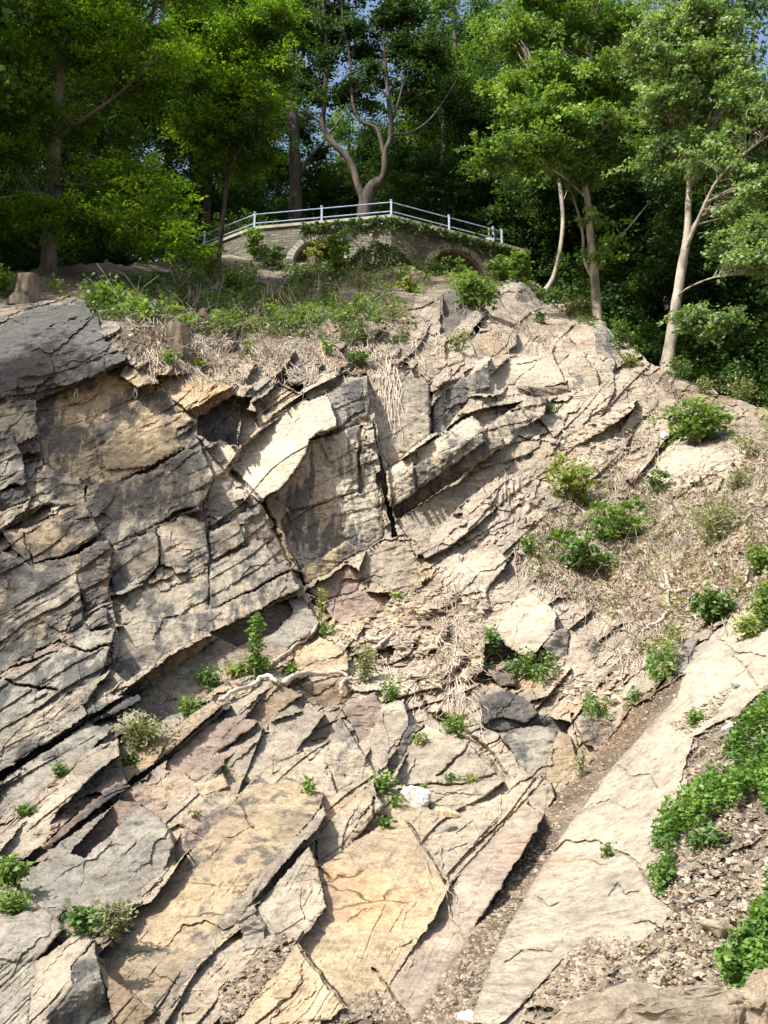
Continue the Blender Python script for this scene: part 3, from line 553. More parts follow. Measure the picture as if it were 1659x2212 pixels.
D2 = mask2 * (.17 * (f2 - .5) + .26 * (a2 - .5) + .30 * (b2 - .5) * (g2 - .5)) + chip(va, .18, .34)
D3 = mask3 * (.05 * (f3 - .5) + .06 * (a3 - .5) + .06 * (b3 - .5) * (g3 - .5)) + chip(vb, .10, .18) + .6 * chip(vd, .06, .10)
DF = .20 * mask2 * ((f2 - .5) + (a2 - .5)) * .5 + .045 * mask3 * (f3 - .5 + a3 - .5) + .22 * chip(va, .30, .55) + mask3 * .35 * chip(vb, .14, .26) + mask3 * .25 * chip(vd, .06, .10)
calm = np.clip((V - 1560) / 160, 0, 1) * np.clip((U - 260) / 150, 0, 1)
D1 = D1 * (1 - .45 * calm); D2 = D2 * (1 - .6 * calm); D3 = D3 * (1 - .5 * calm)
n_low = fbm(P0[..., 0] * .35, P0[..., 1] * .35, P0[..., 2] * .35, 3)
n_mid = fbm(P0[..., 0] * 1.6, P0[..., 1] * 1.6, P0[..., 2] * 1.6 + 9, 4, .55)
n_fin = fbm(P0[..., 0] * 7, P0[..., 1] * 7, P0[..., 2] * 7 + 3, 3, .6)
sc_y = np.clip(Y0 / 17., .55, 1.5)
keep = np.ones_like(U)
c3_ = np.zeros(U.shape + (3,), np.float32); stain = np.zeros_like(U)
pal = lambda n_: np.array(PAL[n_], np.float32)
# default colours by block
lr = np.clip((U - 480) / 200, 0, 1)[..., None]
pick = np.where(b2[..., None] > .5, pal('tan'), np.where(b2[..., None] > .25, pal('purple'), pal('grey'))) * (1 - lr) + \
       np.where(b2[..., None] > .55, pal('tan'), np.where(b2[..., None] > .25, pal('pink'), pal('pale'))) * lr
c3_[:] = pick * (1 - .6 * calm[..., None]) + (.3 * pal('orange') + .3 * pal('pale')) * calm[..., None]; stain[:] = .35 * (1 - lr[..., 0]) + .22 * lr[..., 0]
zone = np.zeros_like(U)
for k, poly, colr, kp in ZONES:
    P = cv(k, poly); m = inpoly(U + 3 * (wx - U), V + 3 * (wy - V), P)
    keep[m] = kp; c3_[m] = pal(colr); stain[m] = .0; zone[m] = 1
DY = -(sc_y) * (keep * (D1 * .65 * (1 - .8 * zone) + np.where(zone > 0, chip(va, .30, .55), D2)) + np.where(zone > 0, .8 * chip(vb, .12, .2) + .8 * chip(vd, .08, .12), D3)) - n_low * .5
YY = Y0 + DY
zonef = zone.copy()
for k, poly, off, az, el, colr, stn, rgh, wgt in FACETS:
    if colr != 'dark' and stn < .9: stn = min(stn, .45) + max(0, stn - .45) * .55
    P = np.array(cv(k, poly))
    x0, y0 = P.min(0) - 12; x1, y1 = P.max(0) + 12
    bb = np.where((U > x0) & (U < x1) & (V > y0) & (V < y1))
    if len(bb[0]) == 0: continue
    m = inpoly(wx[bb], wy[bb], P); ii = (bb[0][m], bb[1][m])
    if len(ii[0]) < 12: continue
    p = P0[ii]; cen = p.mean(0); q = p - cen
    if wgt is None:
        s0_ = max(.55, min(1.4, cen[1] / 17.))
        YY[ii] = Y0[ii] - off - s0_ * rgh * DF[ii]; keep[ii] = .3; zonef[ii] = 1 if colr == 'dirt' else 0
        c3_[ii] = pal(colr); stain[ii] = stn; continue
    _, _, vt = np.linalg.svd(q[:: max(1, len(q) // 3000)], full_matrices=False); nb = vt[2]
    if nb[1] > 0: nb = -nb
    n_ = (1 - wgt) * nb + wgt * nvec(az, el); n_ /= np.linalg.norm(n_)
    A = cen - CAM
    dd = n_[0] * rx[ii] + n_[1] + n_[2] * rz[ii]
    num = n_ @ A
    yp = num / np.where(np.abs(dd) < .12, -.12, dd)
    sc_ = cen[1] / 17.
    dev = yp - Y0[ii]; lim = .9 * max(.6, sc_); dev = lim * np.tanh(dev / lim)
    yn = Y0[ii] + dev - off * max(.6, sc_) - n_low[ii] * .12
    r0, r1, q0, q1 = ii[0].min(), ii[0].max() + 1, ii[1].min(), ii[1].max() + 1
    sub = np.zeros((r1 - r0 + 12, q1 - q0 + 12)); sub[ii[0] - r0 + 6, ii[1] - q0 + 6] = 1
    mb_ = blur(blur(sub, 2, 0), 2, 1)[ii[0] - r0 + 6, ii[1] - q0 + 6]
    yn = yn + np.clip(2 * (1 - mb_), 0, 1) ** 1.6 * (.025 + .10 * np.clip(n_mid[ii], -.2, .5)) * max(.5, min(1.4, sc_))
    yn = yn - max(.55, min(1.4, sc_)) * rgh * DF[ii]
    YY[ii] = yn; keep[ii] = .3; zonef[ii] = 0
    c3_[ii] = pal(colr) * (0.92 + .16 * (a2[ii] > .5))[:, None]; stain[ii] = stn
for k, line, wd, dep in CRACKS:
    P = np.array(cv(k, line)); 
    x0, y0 = P.min(0) - 30; x1, y1 = P.max(0) + 30
    bb = np.where((U > x0) & (U < x1) & (V > y0) & (V < y1))
    d = np.full(len(bb[0]), 1e9); x = wx[bb]; y = wy[bb]
    for i in range(len(P) - 1):
        e = P[i + 1] - P[i]; t = np.clip(((x - P[i, 0]) * e[0] + (y - P[i, 1]) * e[1]) / (e @ e), 0, 1)
        d = np.minimum(d, np.hypot(x - P[i, 0] - t * e[0], y - P[i, 1] - t * e[1]))
    YY[bb] += dep * np.clip(1.3 - d / wd, 0, 1)
YY -= n_mid * .10 * np.clip(sc_y, .5, 1.2) * np.where(zonef > 0, 1.6, .8) + n_fin * .05 * np.clip(sc_y, .4, 1.2)
YY = .5 * YY + .125 * (np.roll(YY, 1, 0) + np.roll(YY, -1, 0) + np.roll(YY, 1, 1) + np.roll(YY, -1, 1)) if False else YY
# keep the foot on the quarry floor
zz = CAM[2] + rz * YY
lowm = (rz < -.05) & (zz < -.33)
YY = np.where(lowm, (-.33 - CAM[2]) / np.minimum(rz, -.05), YY)
XYZ = np.stack([rx * YY, YY, CAM[2] + rz * YY], -1)
c3_ = .45 * c3_ + .35 * blur(blur(c3_, 5, 0), 5, 1) + .2 * blur(blur(c3_, 22, 0), 22, 1)
stain = .5 * stain + .5 * blur(blur(stain, 8, 0), 8, 1)
# colour jitter on the loose ground
cj = (1 + .5 * n_fin + .5 * n_mid)[..., None]
c3_ = np.where(zonef[..., None] > 0, c3_ * cj * (.72 + .4 * vb[0] + .22 * (va[0] - .5))[..., None], c3_)
# land behind the crest: continue back under the wood
SK = [0.6, 1.6, 3.5, 7, 14, 28, 60, 140]
crest = XYZ[0]; slope = np.interp(us, [-330, 300, 430, 1000, 1150, 1990], [.33, .33, .0, .0, -.05, .02])
rows = [XYZ]; rowc = [np.concatenate([c3_, stain[..., None]], -1)]
sk = []; 
for d in reversed(SK):
    dz = np.where(us < 430, slope * min(d, 26), slope * d)
    sk.append(np.stack([crest[:, 0] * (1 + d / crest[:, 1]), crest[:, 1] + d, crest[:, 2] + dz - .05], -1))
G = np.concatenate([np.array(sk), XYZ], 0)
skc = np.tile(np.array([*PAL['soil'], 0.0]), (len(SK), len(us), 1))
Cc = np.concatenate([skc, np.concatenate([c3_, stain[..., None]], -1)], 0).astype(np.float32)
nr, nc = G.shape[:2]
idx = np.arange(nr * nc).reshape(nr, nc)
F = np.stack([idx[:-1, :-1], idx[1:, :-1], idx[1:, 1:], idx[:-1, 1:]], -1).reshape(-1, 4)
me = np_mesh('rock_face', G.reshape(-1, 3), F)
ca = me.color_attributes.new('tint', 'FLOAT_COLOR', 'POINT'); ca.data.foreach_set('color', np.ascontiguousarray(Cc).ravel())
cliff = link_mesh('quarry_rock_face', me, M_ROCK); tag(cliff, kind='structure')
NSK = len(SK)

def surf(u, v, lift=0.0):
    """point of the rock face seen at a picture point"""
    i = int(np.clip(np.searchsorted(us, u), 1, nc - 1)); t0 = vc[i]
    j = (v - t0) / (2420 - t0) * (NR - 1); j = int(np.clip(round(j), 0, NR - 1))
    p = XYZ[j, i]
    q = Vector(p)
    if lift: q = q + (Vector(CAM) - q).normalized() * lift
    return q
def surf_n(u, v, h=10):
    a = surf(u - h, v); b = surf(u + h, v); c = surf(u, v - h); d = surf(u, v + h)
    n = (b - a).cross(c - d)
    if n.length < 1e-6: return Vector((0, -.7, .7))
    n.normalize()
    return n if n.y < 0 or n.z > 0 else -n
# quarry floor
gm = simple_mat('quarry_floor_soil', (.20, .15, .105), (.36, .28, .20), 2.5, .95, .6, 14)
gx_ = np.linspace(-60, 60, 60); gy_ = np.linspace(-60, 9, 40)
GX, GY = np.meshgrid(gx_, gy_); GZ = .04 * fbm(GX * .7, GY * .7, GX * 0, 3) - .34
gi = np.arange(GX.size).reshape(GX.shape)
me = np_mesh('ground', np.stack([GX, GY, GZ], -1).reshape(-1, 3), np.stack([gi[:-1, :-1], gi[:-1, 1:], gi[1:, 1:], gi[1:, :-1]], -1).reshape(-1, 4), True)
tag(link_mesh('ground', me, gm), kind='structure')
# ------------------------------------------------------------------ vegetation and object materials
M_BARK = simple_mat('grey_brown_bark', (.04, .033, .026), (.22, .19, .15), 2.2, .9, 1.0, 9, stretch=(1, 1, .25))
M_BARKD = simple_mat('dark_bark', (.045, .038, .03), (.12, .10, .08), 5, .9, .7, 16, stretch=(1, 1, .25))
M_BARKM = simple_mat('shaded_bark', (.025, .02, .016), (.13, .105, .085), 2.2, .9, 1.0, 9, stretch=(1, 1, .25))  # darkened: the forked tree's shade is put into this bark colour
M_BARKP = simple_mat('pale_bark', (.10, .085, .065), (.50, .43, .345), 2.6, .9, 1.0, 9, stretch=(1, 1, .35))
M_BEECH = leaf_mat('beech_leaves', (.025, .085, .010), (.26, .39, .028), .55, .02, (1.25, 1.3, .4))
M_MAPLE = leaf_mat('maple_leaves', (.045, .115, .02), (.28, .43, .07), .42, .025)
M_SUNSILV = leaf_mat('sun_silvered_leaves', (.06, .14, .03), (.34, .47, .17), .42, .04, rough=.6)  # silvery sunlight on the crown put into a lighter leaf colour
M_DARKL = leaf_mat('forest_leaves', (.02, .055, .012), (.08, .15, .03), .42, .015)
M_SHRUB = leaf_mat('shrub_leaves', (.065, .145, .025), (.22, .34, .075), .4, .025)
M_YEL = leaf_mat('yellow_green_leaves', (.13, .18, .035), (.34, .40, .12), .4, .02)
M_DRY = leaf_mat('dry_leaves', (.20, .145, .095), (.46, .36, .25), .15, .02, (1, .9, .7))
M_DSHRUB = leaf_mat('dark_shrub_leaves', (.05, .11, .025), (.15, .25, .06), .35, .03)
M_OLIVE = leaf_mat('olive_leaves', (.14, .17, .06), (.28, .30, .12), .35, .05)
M_IVY = leaf_mat('ivy_leaves', (.05, .10, .03), (.19, .25, .10), .25, .03)
M_BRAM = leaf_mat('bramble_leaves', (.04, .11, .015), (.20, .34, .06), .38, .025)
M_TWIG = simple_mat('dry_twig', (.21, .165, .125), (.46, .385, .30), 3, .9, 0)
M_ROOT = simple_mat('weathered_root', (.34, .275, .20), (.62, .54, .44), 9, .85, .5, 30)
M_STEM = simple_mat('green_stem', (.16, .17, .06), (.28, .24, .12), 5, .8, 0)
M_STUMP = simple_mat('stump_bark', (.05, .038, .03), (.22, .17, .12), 6, .95, .9, 18, stretch=(1, 1, .2))
M_CUT = simple_mat('cut_wood', (.38, .28, .17), (.55, .43, .29), 10, .85, .3, 30)

def leaf_mesh(name, C, size, mat, parent=None, up=.9, droop=.25, seed=0, tint=None, wid=.33, bias=None):
    """C (n,3) leaf positions -> one mesh of folded leaf faces"""
    g = np.random.default_rng(seed); n = len(C)
    a = g.normal(size=(n, 3)); a[:, 2] = a[:, 2] * .5 - droop; a /= np.linalg.norm(a, axis=1)[:, None]
    nn = g.normal(size=(n, 3)) * .55; nn[:, 2] += up
    if bias is not None: nn += bias
    nn -= a * (nn * a).sum(1)[:, None]; nn /= np.linalg.norm(nn, axis=1)[:, None]
    b = np.cross(nn, a); L = (size * g.uniform(.45, 1.5, n))[:, None]
    V = np.stack([C, C + a * L * .45 + b * L * wid - nn * L * .06, C + a * L, C + a * L * .45 - b * L * wid - nn * L * .06], 1).reshape(-1, 3)
    F = np.arange(4 * n).reshape(n, 4)
    me = np_mesh(name, V, F)
    t = np.clip((g.normal(.5, .22, n) if tint is None else tint + g.normal(0, .15, n)), 0, 1).astype(np.float32)
    at_ = me.attributes.new('tint', 'FLOAT', 'FACE'); at_.data.foreach_set('value', t)
    return link_mesh(name, me, mat, parent)

def blob_leaves(blobs, nclust, nleaf, flat, cr, g, shell=.45):
    """blobs: (x,y,z,rx,ry,rz) -> leaf centres, tints"""
    C = []; T = []; CL = []; B = []
    vol = np.array([(b[3] * b[4] * b[5]) ** (2 / 3) for b in blobs]); vol /= vol.sum()
    for b, f in zip(blobs, vol):
        k = max(4, int(nclust * f))
        d = g.normal(size=(k, 3)); d /= np.linalg.norm(d, axis=1)[:, None]
        r = np.minimum(np.abs(g.normal(0, .62, k)) + .12, 1.75)
        # uneven crown: whole sectors reach further out or stay short
        r *= .8 + .35 * np.sin(d[:, 0] * 5 + b[0] * 1.7) * np.sin(d[:, 2] * 4 + d[:, 1] * 3 + b[2])
        p = np.array(b[:3]) + d * r[:, None] * np.array(b[3:6])
        CL.append(p)
        # each cluster is a spray of leaves along an outgoing twig
        w_ = d * np.array([1, 1, .55 * flat + .1]) + g.normal(0, .55, (k, 3)) * np.array([1, 1, flat]); w_[:, 2] += .12 * (1 - flat); w_ /= np.linalg.norm(w_, axis=1)[:, None]
        ln = cr * g.uniform(.7, 2.1, k)
        t_ = g.uniform(-.5, 1.0, (k, nleaf)); wd = (.34 - .22 * np.clip(t_, 0, 1)) * cr
        q = p[:, None] + w_[:, None] * (t_ * ln[:, None])[..., None] + g.normal(size=(k, nleaf, 3)) * wd[..., None] * np.array([1, 1, .35 + .5 * flat])
        q[..., 2] -= .22 * ln[:, None] * np.clip(t_, 0, 1) ** 2
        q = q.reshape(-1, 3)
        C.append(q); T.append(np.repeat(np.clip(g.normal(.42, .27, k), 0, 1), nleaf)); B.append(np.repeat(g.normal(0, .55, (k, 3)) + d * .5, nleaf, 0))
    return np.concatenate(C), np.concatenate(T), np.concatenate(CL), np.concatenate(B)

def make_tree(name, label, cat, group, base, trunk, rad, limbs, blobs, leafm, bark, lsize=.17, nclust=900, nleaf=32, flat=.4, cr=.55, seed=0, twigs=90, up=.9, sides=10, crown_name='crown'):
    """trunk, limb and blob coordinates are relative to base"""
    g = np.random.default_rng(seed); rr = random.Random(seed)
    root = empty(name, base); tag(root, label, cat, group)
    mb = MB()
    tp = bez(trunk, 5); mb.tube(tp, lerp_list(rad, len(tp)), sides, jit=.14, seed=seed)
    fl = [Vector(trunk[0]) + Vector((0, 0, -.4)), Vector(trunk[0]), Vector(trunk[0]).lerp(Vector(trunk[1]), .12)]
    mb.tube(fl, [rad[0] * 1.7, rad[0] * 1.35, rad[0] * .98], sides, cap=False, jit=.3, seed=seed + 1)
    for pts, r0 in limbs:
        lp = bez(pts, 5); mb.tube(lp, list(np.linspace(r0, r0 * .35, len(lp))), 7, jit=.12, seed=seed + 3)
    C, T, CL, B = blob_leaves(blobs, nclust, nleaf, flat, cr, g)
    cen = [Vector(b[:3]) for b in blobs]
    sk = [p for pts, _ in limbs for p in bez(pts, 5)[2:]] + tp[len(tp) // 2:]
    for c in CL[:: max(1, len(CL) // max(1, twigs))]:
        c = Vector(c); s_ = min(sk, key=lambda p: (p - c).length + rr.random() * 2.2 + (0 if p.z < c.z + .5 else 2))
        md = s_.lerp(c, .5) + Vector((rr.uniform(-.3, .3), rr.uniform(-.3, .3), rr.uniform(-.1, .35)))
        L = (s_ - c).length
        if L > 3.2: continue
        tw = bez([s_, md, c], 3); r0 = .012 + .007 * L
        mb.tube(tw, list(np.linspace(r0, .006, len(tw))), 4, cap=False)
    mb.build('trunk', bark, root, True)
    if len(C): leaf_mesh(crown_name, C, lsize, leafm, root, up=up, seed=seed, tint=T, bias=B)
    return root
def copy_tree(root, loc, rz, s, label=None, group=None):
    r = root.copy(); COL.objects.link(r); r.location = loc; r.rotation_euler = (0, 0, rz); r.scale = (s, s, s * random.uniform(.92, 1.1))
    if label: r['label'] = label
    if group: r['group'] = group
    for ch in list(root.children):
        c = ch.copy(); COL.objects.link(c); c.parent = r
    return r

def px_tree(name, label, cat, group, Y, base_px, trunk_px, rad, limbs_px, blobs_px, *a, **k):
    """picture points with a distance Y (and extra depth) -> tree; pixel radii become metres at that distance"""
    B = at(*base_px, Y); m = Y / (FP * .92)
    rel = lambda p: at(p[0], p[1], Y + (p[2] if len(p) > 2 else 0)) - B
    tr = [rel(p) for p in trunk_px]
    lm = [([rel(p) for p in pts], r) for pts, r in limbs_px]
    bl = []
    for b in blobs_px:
        c = rel((b[0], b[1], b[4] if len(b) > 4 else 0)); bl.append((*c, b[2] * m, min(b[2], 140) * m * .9, b[3] * m))
    return make_tree(name, label, cat, group, B, tr, rad, lm, bl, *a, **k)

TREES = []
# beech with layered sprays at the left edge of the wood
px_tree('beech_tree', 'tall grey beech trunk with layered yellow-green sprays hanging over the left slope', 'tree', None, 30,
 (105, 585), [(105, 585), (108, 480), (114, 380), (120, 260), (132, 140), (140, -40), (145, -260)], [.27, .24, .22, .2, .18, .16, .1],
 [([(112, 400), (190, 400, -1), (300, 395, -2), (380, 410, -3)], .07), ([(108, 470), (200, 480, -1.5), (320, 500, -3), (400, 520, -3.5)], .06), ([(118, 300), (220, 230, -1), (320, 150, -2)], .08),
  ([(132, 140), (250, 60, 0), (340, 60, -1)], .08), ([(110, 420), (50, 420, -1), (-60, 440, -2)], .07), ([(120, 260), (40, 200, -1), (-80, 180, -1)], .08), ([(138, 0), (230, -80), (330, -120)], .08)],
 [(325, 95, 75, 40, -2), (250, 60, 80, 55, -1), (370, 120, 40, 25, -3), (200, 140, 90, 50, 0), (290, 180, 90, 40, -1), (120, 60, 120, 70, 0), (20, 120, 100, 70, -1), (-60, 40, 120, 90, 0), (60, 230, 90, 45, -1),
  (300, 385, 85, 26, -2), (230, 370, 60, 22, -1), (370, 400, 35, 14, -3), (340, 440, 60, 18, -3), (190, 480, 80, 24, -2), (300, 490, 80, 20, -3), (360, 520, 60, 18, -3.5), (390, 545, 40, 14, -3.5), (120, 455, 60, 22, -2), (230, 455, 60, 14, -2),
  (20, 330, 80, 40, -1), (-20, 410, 90, 30, -1), (40, 470, 60, 24, -1.5), (250, -60, 160, 80, 0), (60, -100, 180, 90, 0), (380, -40, 90, 60, -1), (170, 280, 60, 20, 1), (10, 240, 60, 30, -1)],
 M_BEECH, M_BARK, lsize=.105, nclust=1250, nleaf=100, flat=.16, cr=.66, seed=11, up=1.6, twigs=260)
# second beech: top centre-left mass
px_tree('beech_tree', 'beech with fresh yellow-tipped foliage between the left beech and the forked tree', 'tree', None, 36,
 (480, 560), [(470, 590), (480, 480), (490, 380), (480, 250), (470, 100), (460, -120)], [.10, .09, .085, .08, .06, .04],
 [([(488, 380), (530, 300, -1), (580, 240, -2)], .07), ([(482, 280), (420, 200, -1), (370, 160, -2)], .07), ([(470, 100), (540, 40, -1), (600, 0, -2)], .07), ([(475, 180), (560, 130, -1), (610, 120, -2)], .06)],
 [(560, 60, 70, 55, -2), (590, 140, 45, 40, -2), (600, 30, 45, 40, -2.5), (500, 110, 85, 55, -1), (430, 60, 75, 55, -1), (420, 170, 75, 45, -1), (520, 200, 80, 40, -1.5), (590, 225, 30, 25, -2), (470, 270, 85, 45, -1), (540, 290, 65, 35, -1), (410, 270, 60, 40, 0), (480, 340, 70, 35, 0), (510, -40, 120, 60, 0), (420, -60, 100, 60, 0), (560, 340, 40, 25, 0)],
 M_BEECH, M_BARKD, lsize=.115, nclust=900, nleaf=95, flat=.22, cr=.62, seed=12, up=1.3, twigs=100)
# forked tree behind the railing
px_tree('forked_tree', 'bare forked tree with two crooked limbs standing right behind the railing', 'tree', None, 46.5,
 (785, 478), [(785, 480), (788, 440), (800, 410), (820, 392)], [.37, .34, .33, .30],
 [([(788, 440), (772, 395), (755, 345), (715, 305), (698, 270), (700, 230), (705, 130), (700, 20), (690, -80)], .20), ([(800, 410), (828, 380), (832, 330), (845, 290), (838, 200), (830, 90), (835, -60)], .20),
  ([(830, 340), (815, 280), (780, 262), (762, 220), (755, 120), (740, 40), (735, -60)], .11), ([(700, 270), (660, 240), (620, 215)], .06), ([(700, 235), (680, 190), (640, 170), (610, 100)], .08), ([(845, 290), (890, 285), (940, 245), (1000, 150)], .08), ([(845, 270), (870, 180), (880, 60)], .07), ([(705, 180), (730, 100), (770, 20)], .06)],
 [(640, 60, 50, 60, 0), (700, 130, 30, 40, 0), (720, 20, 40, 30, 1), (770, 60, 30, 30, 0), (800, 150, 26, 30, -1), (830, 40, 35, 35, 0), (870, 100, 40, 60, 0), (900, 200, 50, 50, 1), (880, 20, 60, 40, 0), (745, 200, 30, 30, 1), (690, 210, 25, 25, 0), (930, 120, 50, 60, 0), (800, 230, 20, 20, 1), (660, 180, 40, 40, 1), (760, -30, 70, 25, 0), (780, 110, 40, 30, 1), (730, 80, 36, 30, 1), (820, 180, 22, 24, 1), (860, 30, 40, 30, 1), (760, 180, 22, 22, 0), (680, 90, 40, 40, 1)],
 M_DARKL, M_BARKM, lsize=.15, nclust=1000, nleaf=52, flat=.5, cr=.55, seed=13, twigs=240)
# right: reddish trunk tree
px_tree('maple_tree', 'maple with sunlit red-brown trunk on the crest, bright green crown spreading left', 'tree', None, 35.5,
 (1290, 690), [(1290, 700), (1288, 660), (1284, 590), (1276, 520), (1270, 440), (1262, 380), (1268, 280), (1275, 150), (1280, 0)], [.21, .18, .17, .14, .12, .1, .09, .07, .04],
 [([(1284, 610), (1262, 560, .5), (1258, 500, .5), (1240, 430, .5), (1215, 370, 0)], .075), ([(1290, 590), (1310, 540, .3), (1350, 500, 0), (1400, 440, 0)], .045), ([(1270, 430), (1200, 370, -1), (1120, 345, -2)], .05), ([(1264, 380), (1290, 300, -1), (1340, 240, -2)], .06), ([(1268, 300), (1200, 210, -1), (1140, 150, -1)], .06), ([(1272, 200), (1330, 110), (1370, 40)], .05)],
 [(1150, 250, 80, 40, -1.5), (1210, 260, 70, 45, -2), (1100, 330, 70, 35, -2), (1060, 350, 35, 22, -2), (1160, 320, 60, 30, -2), (1240, 320, 60, 35, -1), (1300, 270, 70, 50, -1), (1340, 330, 50, 40, -.5), (1180, 170, 80, 55, -1), (1110, 190, 50, 45, -1), (1250, 170, 80, 50, -1), (1330, 170, 70, 60, -1), (1230, 70, 90, 55, 0), (1130, 80, 80, 60, 0), (1340, 60, 70, 60, 0), (1250, 390, 40, 22, 0), (1330, 520, 26, 14, 0), (1300, 560, 16, 10, -.3), (1180, -20, 120, 50, 0), (1290, 480, 22, 12, 0)],
 M_MAPLE, M_BARKP, lsize=.14, nclust=820, nleaf=95, flat=.45, cr=.55, seed=14, twigs=260)
# far right: pale trunk tree with leaves lightened for their sun sheen
px_tree('whitebeam_tree', 'pale grey trunk leaning right at the crest with sun-silvered leaves against blue sky', 'tree', None, 28.5,
 (1440, 800), [(1438, 805), (1448, 740), (1460, 660), (1472, 580), (1484, 510), (1488, 420), (1492, 300), (1500, 160), (1510, 0), (1512, -120)], [.21, .165, .15, .14, .115, .09, .08, .065, .05, .03],
 [([(1478, 545), (1510, 470, -.5), (1550, 390, -1), (1610, 330, -1.5), (1680, 280, -2)], .07), ([(1484, 510), (1540, 430, -.3), (1600, 400, -.6), (1680, 360, -1)], .05), ([(1488, 400), (1520, 300), (1570, 200), (1620, 120)], .05), ([(1490, 380), (1450, 280), (1420, 180), (1400, 80)], .05), ([(1462, 640), (1490, 620, -1), (1540, 600, -2), (1600, 590, -2.5), (1640, 560, -2.5)], .03), ([(1452, 715), (1500, 700, -1), (1570, 688, -1.8)], .018), ([(1496, 250), (1540, 150), (1560, 60)], .045)],
 [(1440, 60, 55, 40, -.5), (1500, 30, 50, 35, -1), (1560, 50, 40, 40, -1), (1400, 120, 50, 45, -.5), (1470, 140, 55, 45, -1), (1550, 140, 55, 50, -1), (1610, 200, 50, 45, -1.5), (1440, 220, 55, 45, -.5), (1510, 230, 50, 40, 0), (1580, 300, 50, 35, -1), (1650, 280, 60, 40, -1.5), (1460, 310, 40, 35, 0), (1530, 350, 40, 30, -.5), (1620, 380, 60, 35, -1), (1420, 330, 40, 30, 0), (1690, 400, 60, 40, -1.5), (1580, 540, 45, 22, -2), (1640, 560, 50, 30, -2.5), (1610, 500, 40, 22, -2), (1490, 680, 40, 12, -1.5), (1560, 690, 35, 16, -1.8), (1520, 710, 30, 10, -1.5), (1690, 520, 60, 40, -2), (1480, -40, 80, 40, -.5), (1590, 460, 30, 18, -1)],
 M_SUNSILV, M_BARKP, lsize=.115, nclust=900, nleaf=95, flat=.45, cr=.45, seed=15, twigs=320)
# crooked birch-like stem between platform and maple
px_tree('birch_tree', 'thin crooked pale stem curving up between the platform and the maple', 'tree', None, 41,
 (1178, 628), [(1176, 632), (1195, 600), (1208, 550), (1216, 480), (1212, 420), (1205, 370), (1200, 280), (1205, 150)], [.14, .11, .095, .09, .085, .07, .06, .04],
 [([(1214, 440), (1230, 400), (1245, 360)], .03)], [(1205, 350, 45, 35, 0), (1190, 270, 60, 60, 0), (1220, 180, 70, 60, 0), (1150, 190, 50, 50, 0)], M_MAPLE, M_BARKP, lsize=.14, nclust=350, nleaf=60, seed=16, twigs=30)
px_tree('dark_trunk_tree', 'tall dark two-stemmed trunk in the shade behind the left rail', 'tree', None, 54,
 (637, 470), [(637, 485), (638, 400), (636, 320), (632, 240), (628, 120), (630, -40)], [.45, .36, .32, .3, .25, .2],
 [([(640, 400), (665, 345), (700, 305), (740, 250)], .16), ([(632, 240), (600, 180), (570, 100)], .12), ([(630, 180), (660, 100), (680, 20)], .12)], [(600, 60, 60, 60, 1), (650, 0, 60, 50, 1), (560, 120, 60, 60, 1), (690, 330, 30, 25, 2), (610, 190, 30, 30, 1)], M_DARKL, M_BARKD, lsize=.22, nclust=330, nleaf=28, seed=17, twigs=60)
# forest kinds copied through the wood behind
def proto(name, label, seed, H, lo, wid, leafm, bark, ls, ncl):
    g = np.random.default_rng(seed); bl = []
    for i in range(16):
        z = lo + (H - lo) * (i + .5) / 16; t = (z - lo) / (H - lo); r = wid * (.35 + 1.0 * math.sin(math.pi * min(1, t * .8 + .18)))
        a = g.uniform(0, 6.28); q = r * g.uniform(.3, .75)
        bl.append((q * math.cos(a), q * math.sin(a), z, r * .55, r * .55, r * .42))
    limbs = []
    for b in bl[::2]: limbs.append(([(0, 0, max(1.5, b[2] - 2.2)), (b[0] * .5, b[1] * .5, b[2] - .8), (b[0], b[1], b[2])], .07))
    return make_tree(name, label, 'tree', None, (0, 0, 0), [(0, 0, -1.5), (.1, 0, H * .3), (-.15, .1, H * .65), (0, 0, H * .95)], [.34, .25, .18, .05], limbs, bl, leafm, bark, lsize=ls * .66, nclust=ncl, nleaf=64, flat=.45, cr=.75, seed=seed, twigs=60)
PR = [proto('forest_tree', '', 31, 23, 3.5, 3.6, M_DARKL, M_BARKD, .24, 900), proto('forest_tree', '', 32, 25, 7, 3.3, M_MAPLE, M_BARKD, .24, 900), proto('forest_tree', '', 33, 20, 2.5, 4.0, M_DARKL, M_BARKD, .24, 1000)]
LB = {'c': ('forest tree in the dark wood behind the railing and forked tree', 'trees behind the platform'), 'l': ('shaded forest tree deep in the dark wood behind the left beeches', 'trees behind the left beeches'),
      'r': ('tall shaded forest tree in the dark wood behind the maple and pale trunks', 'trees behind the right trunks'), 'o': ('tall broad tree on the left flank of the quarry, shading the left rock', 'trees on the left flank')}
SP = []
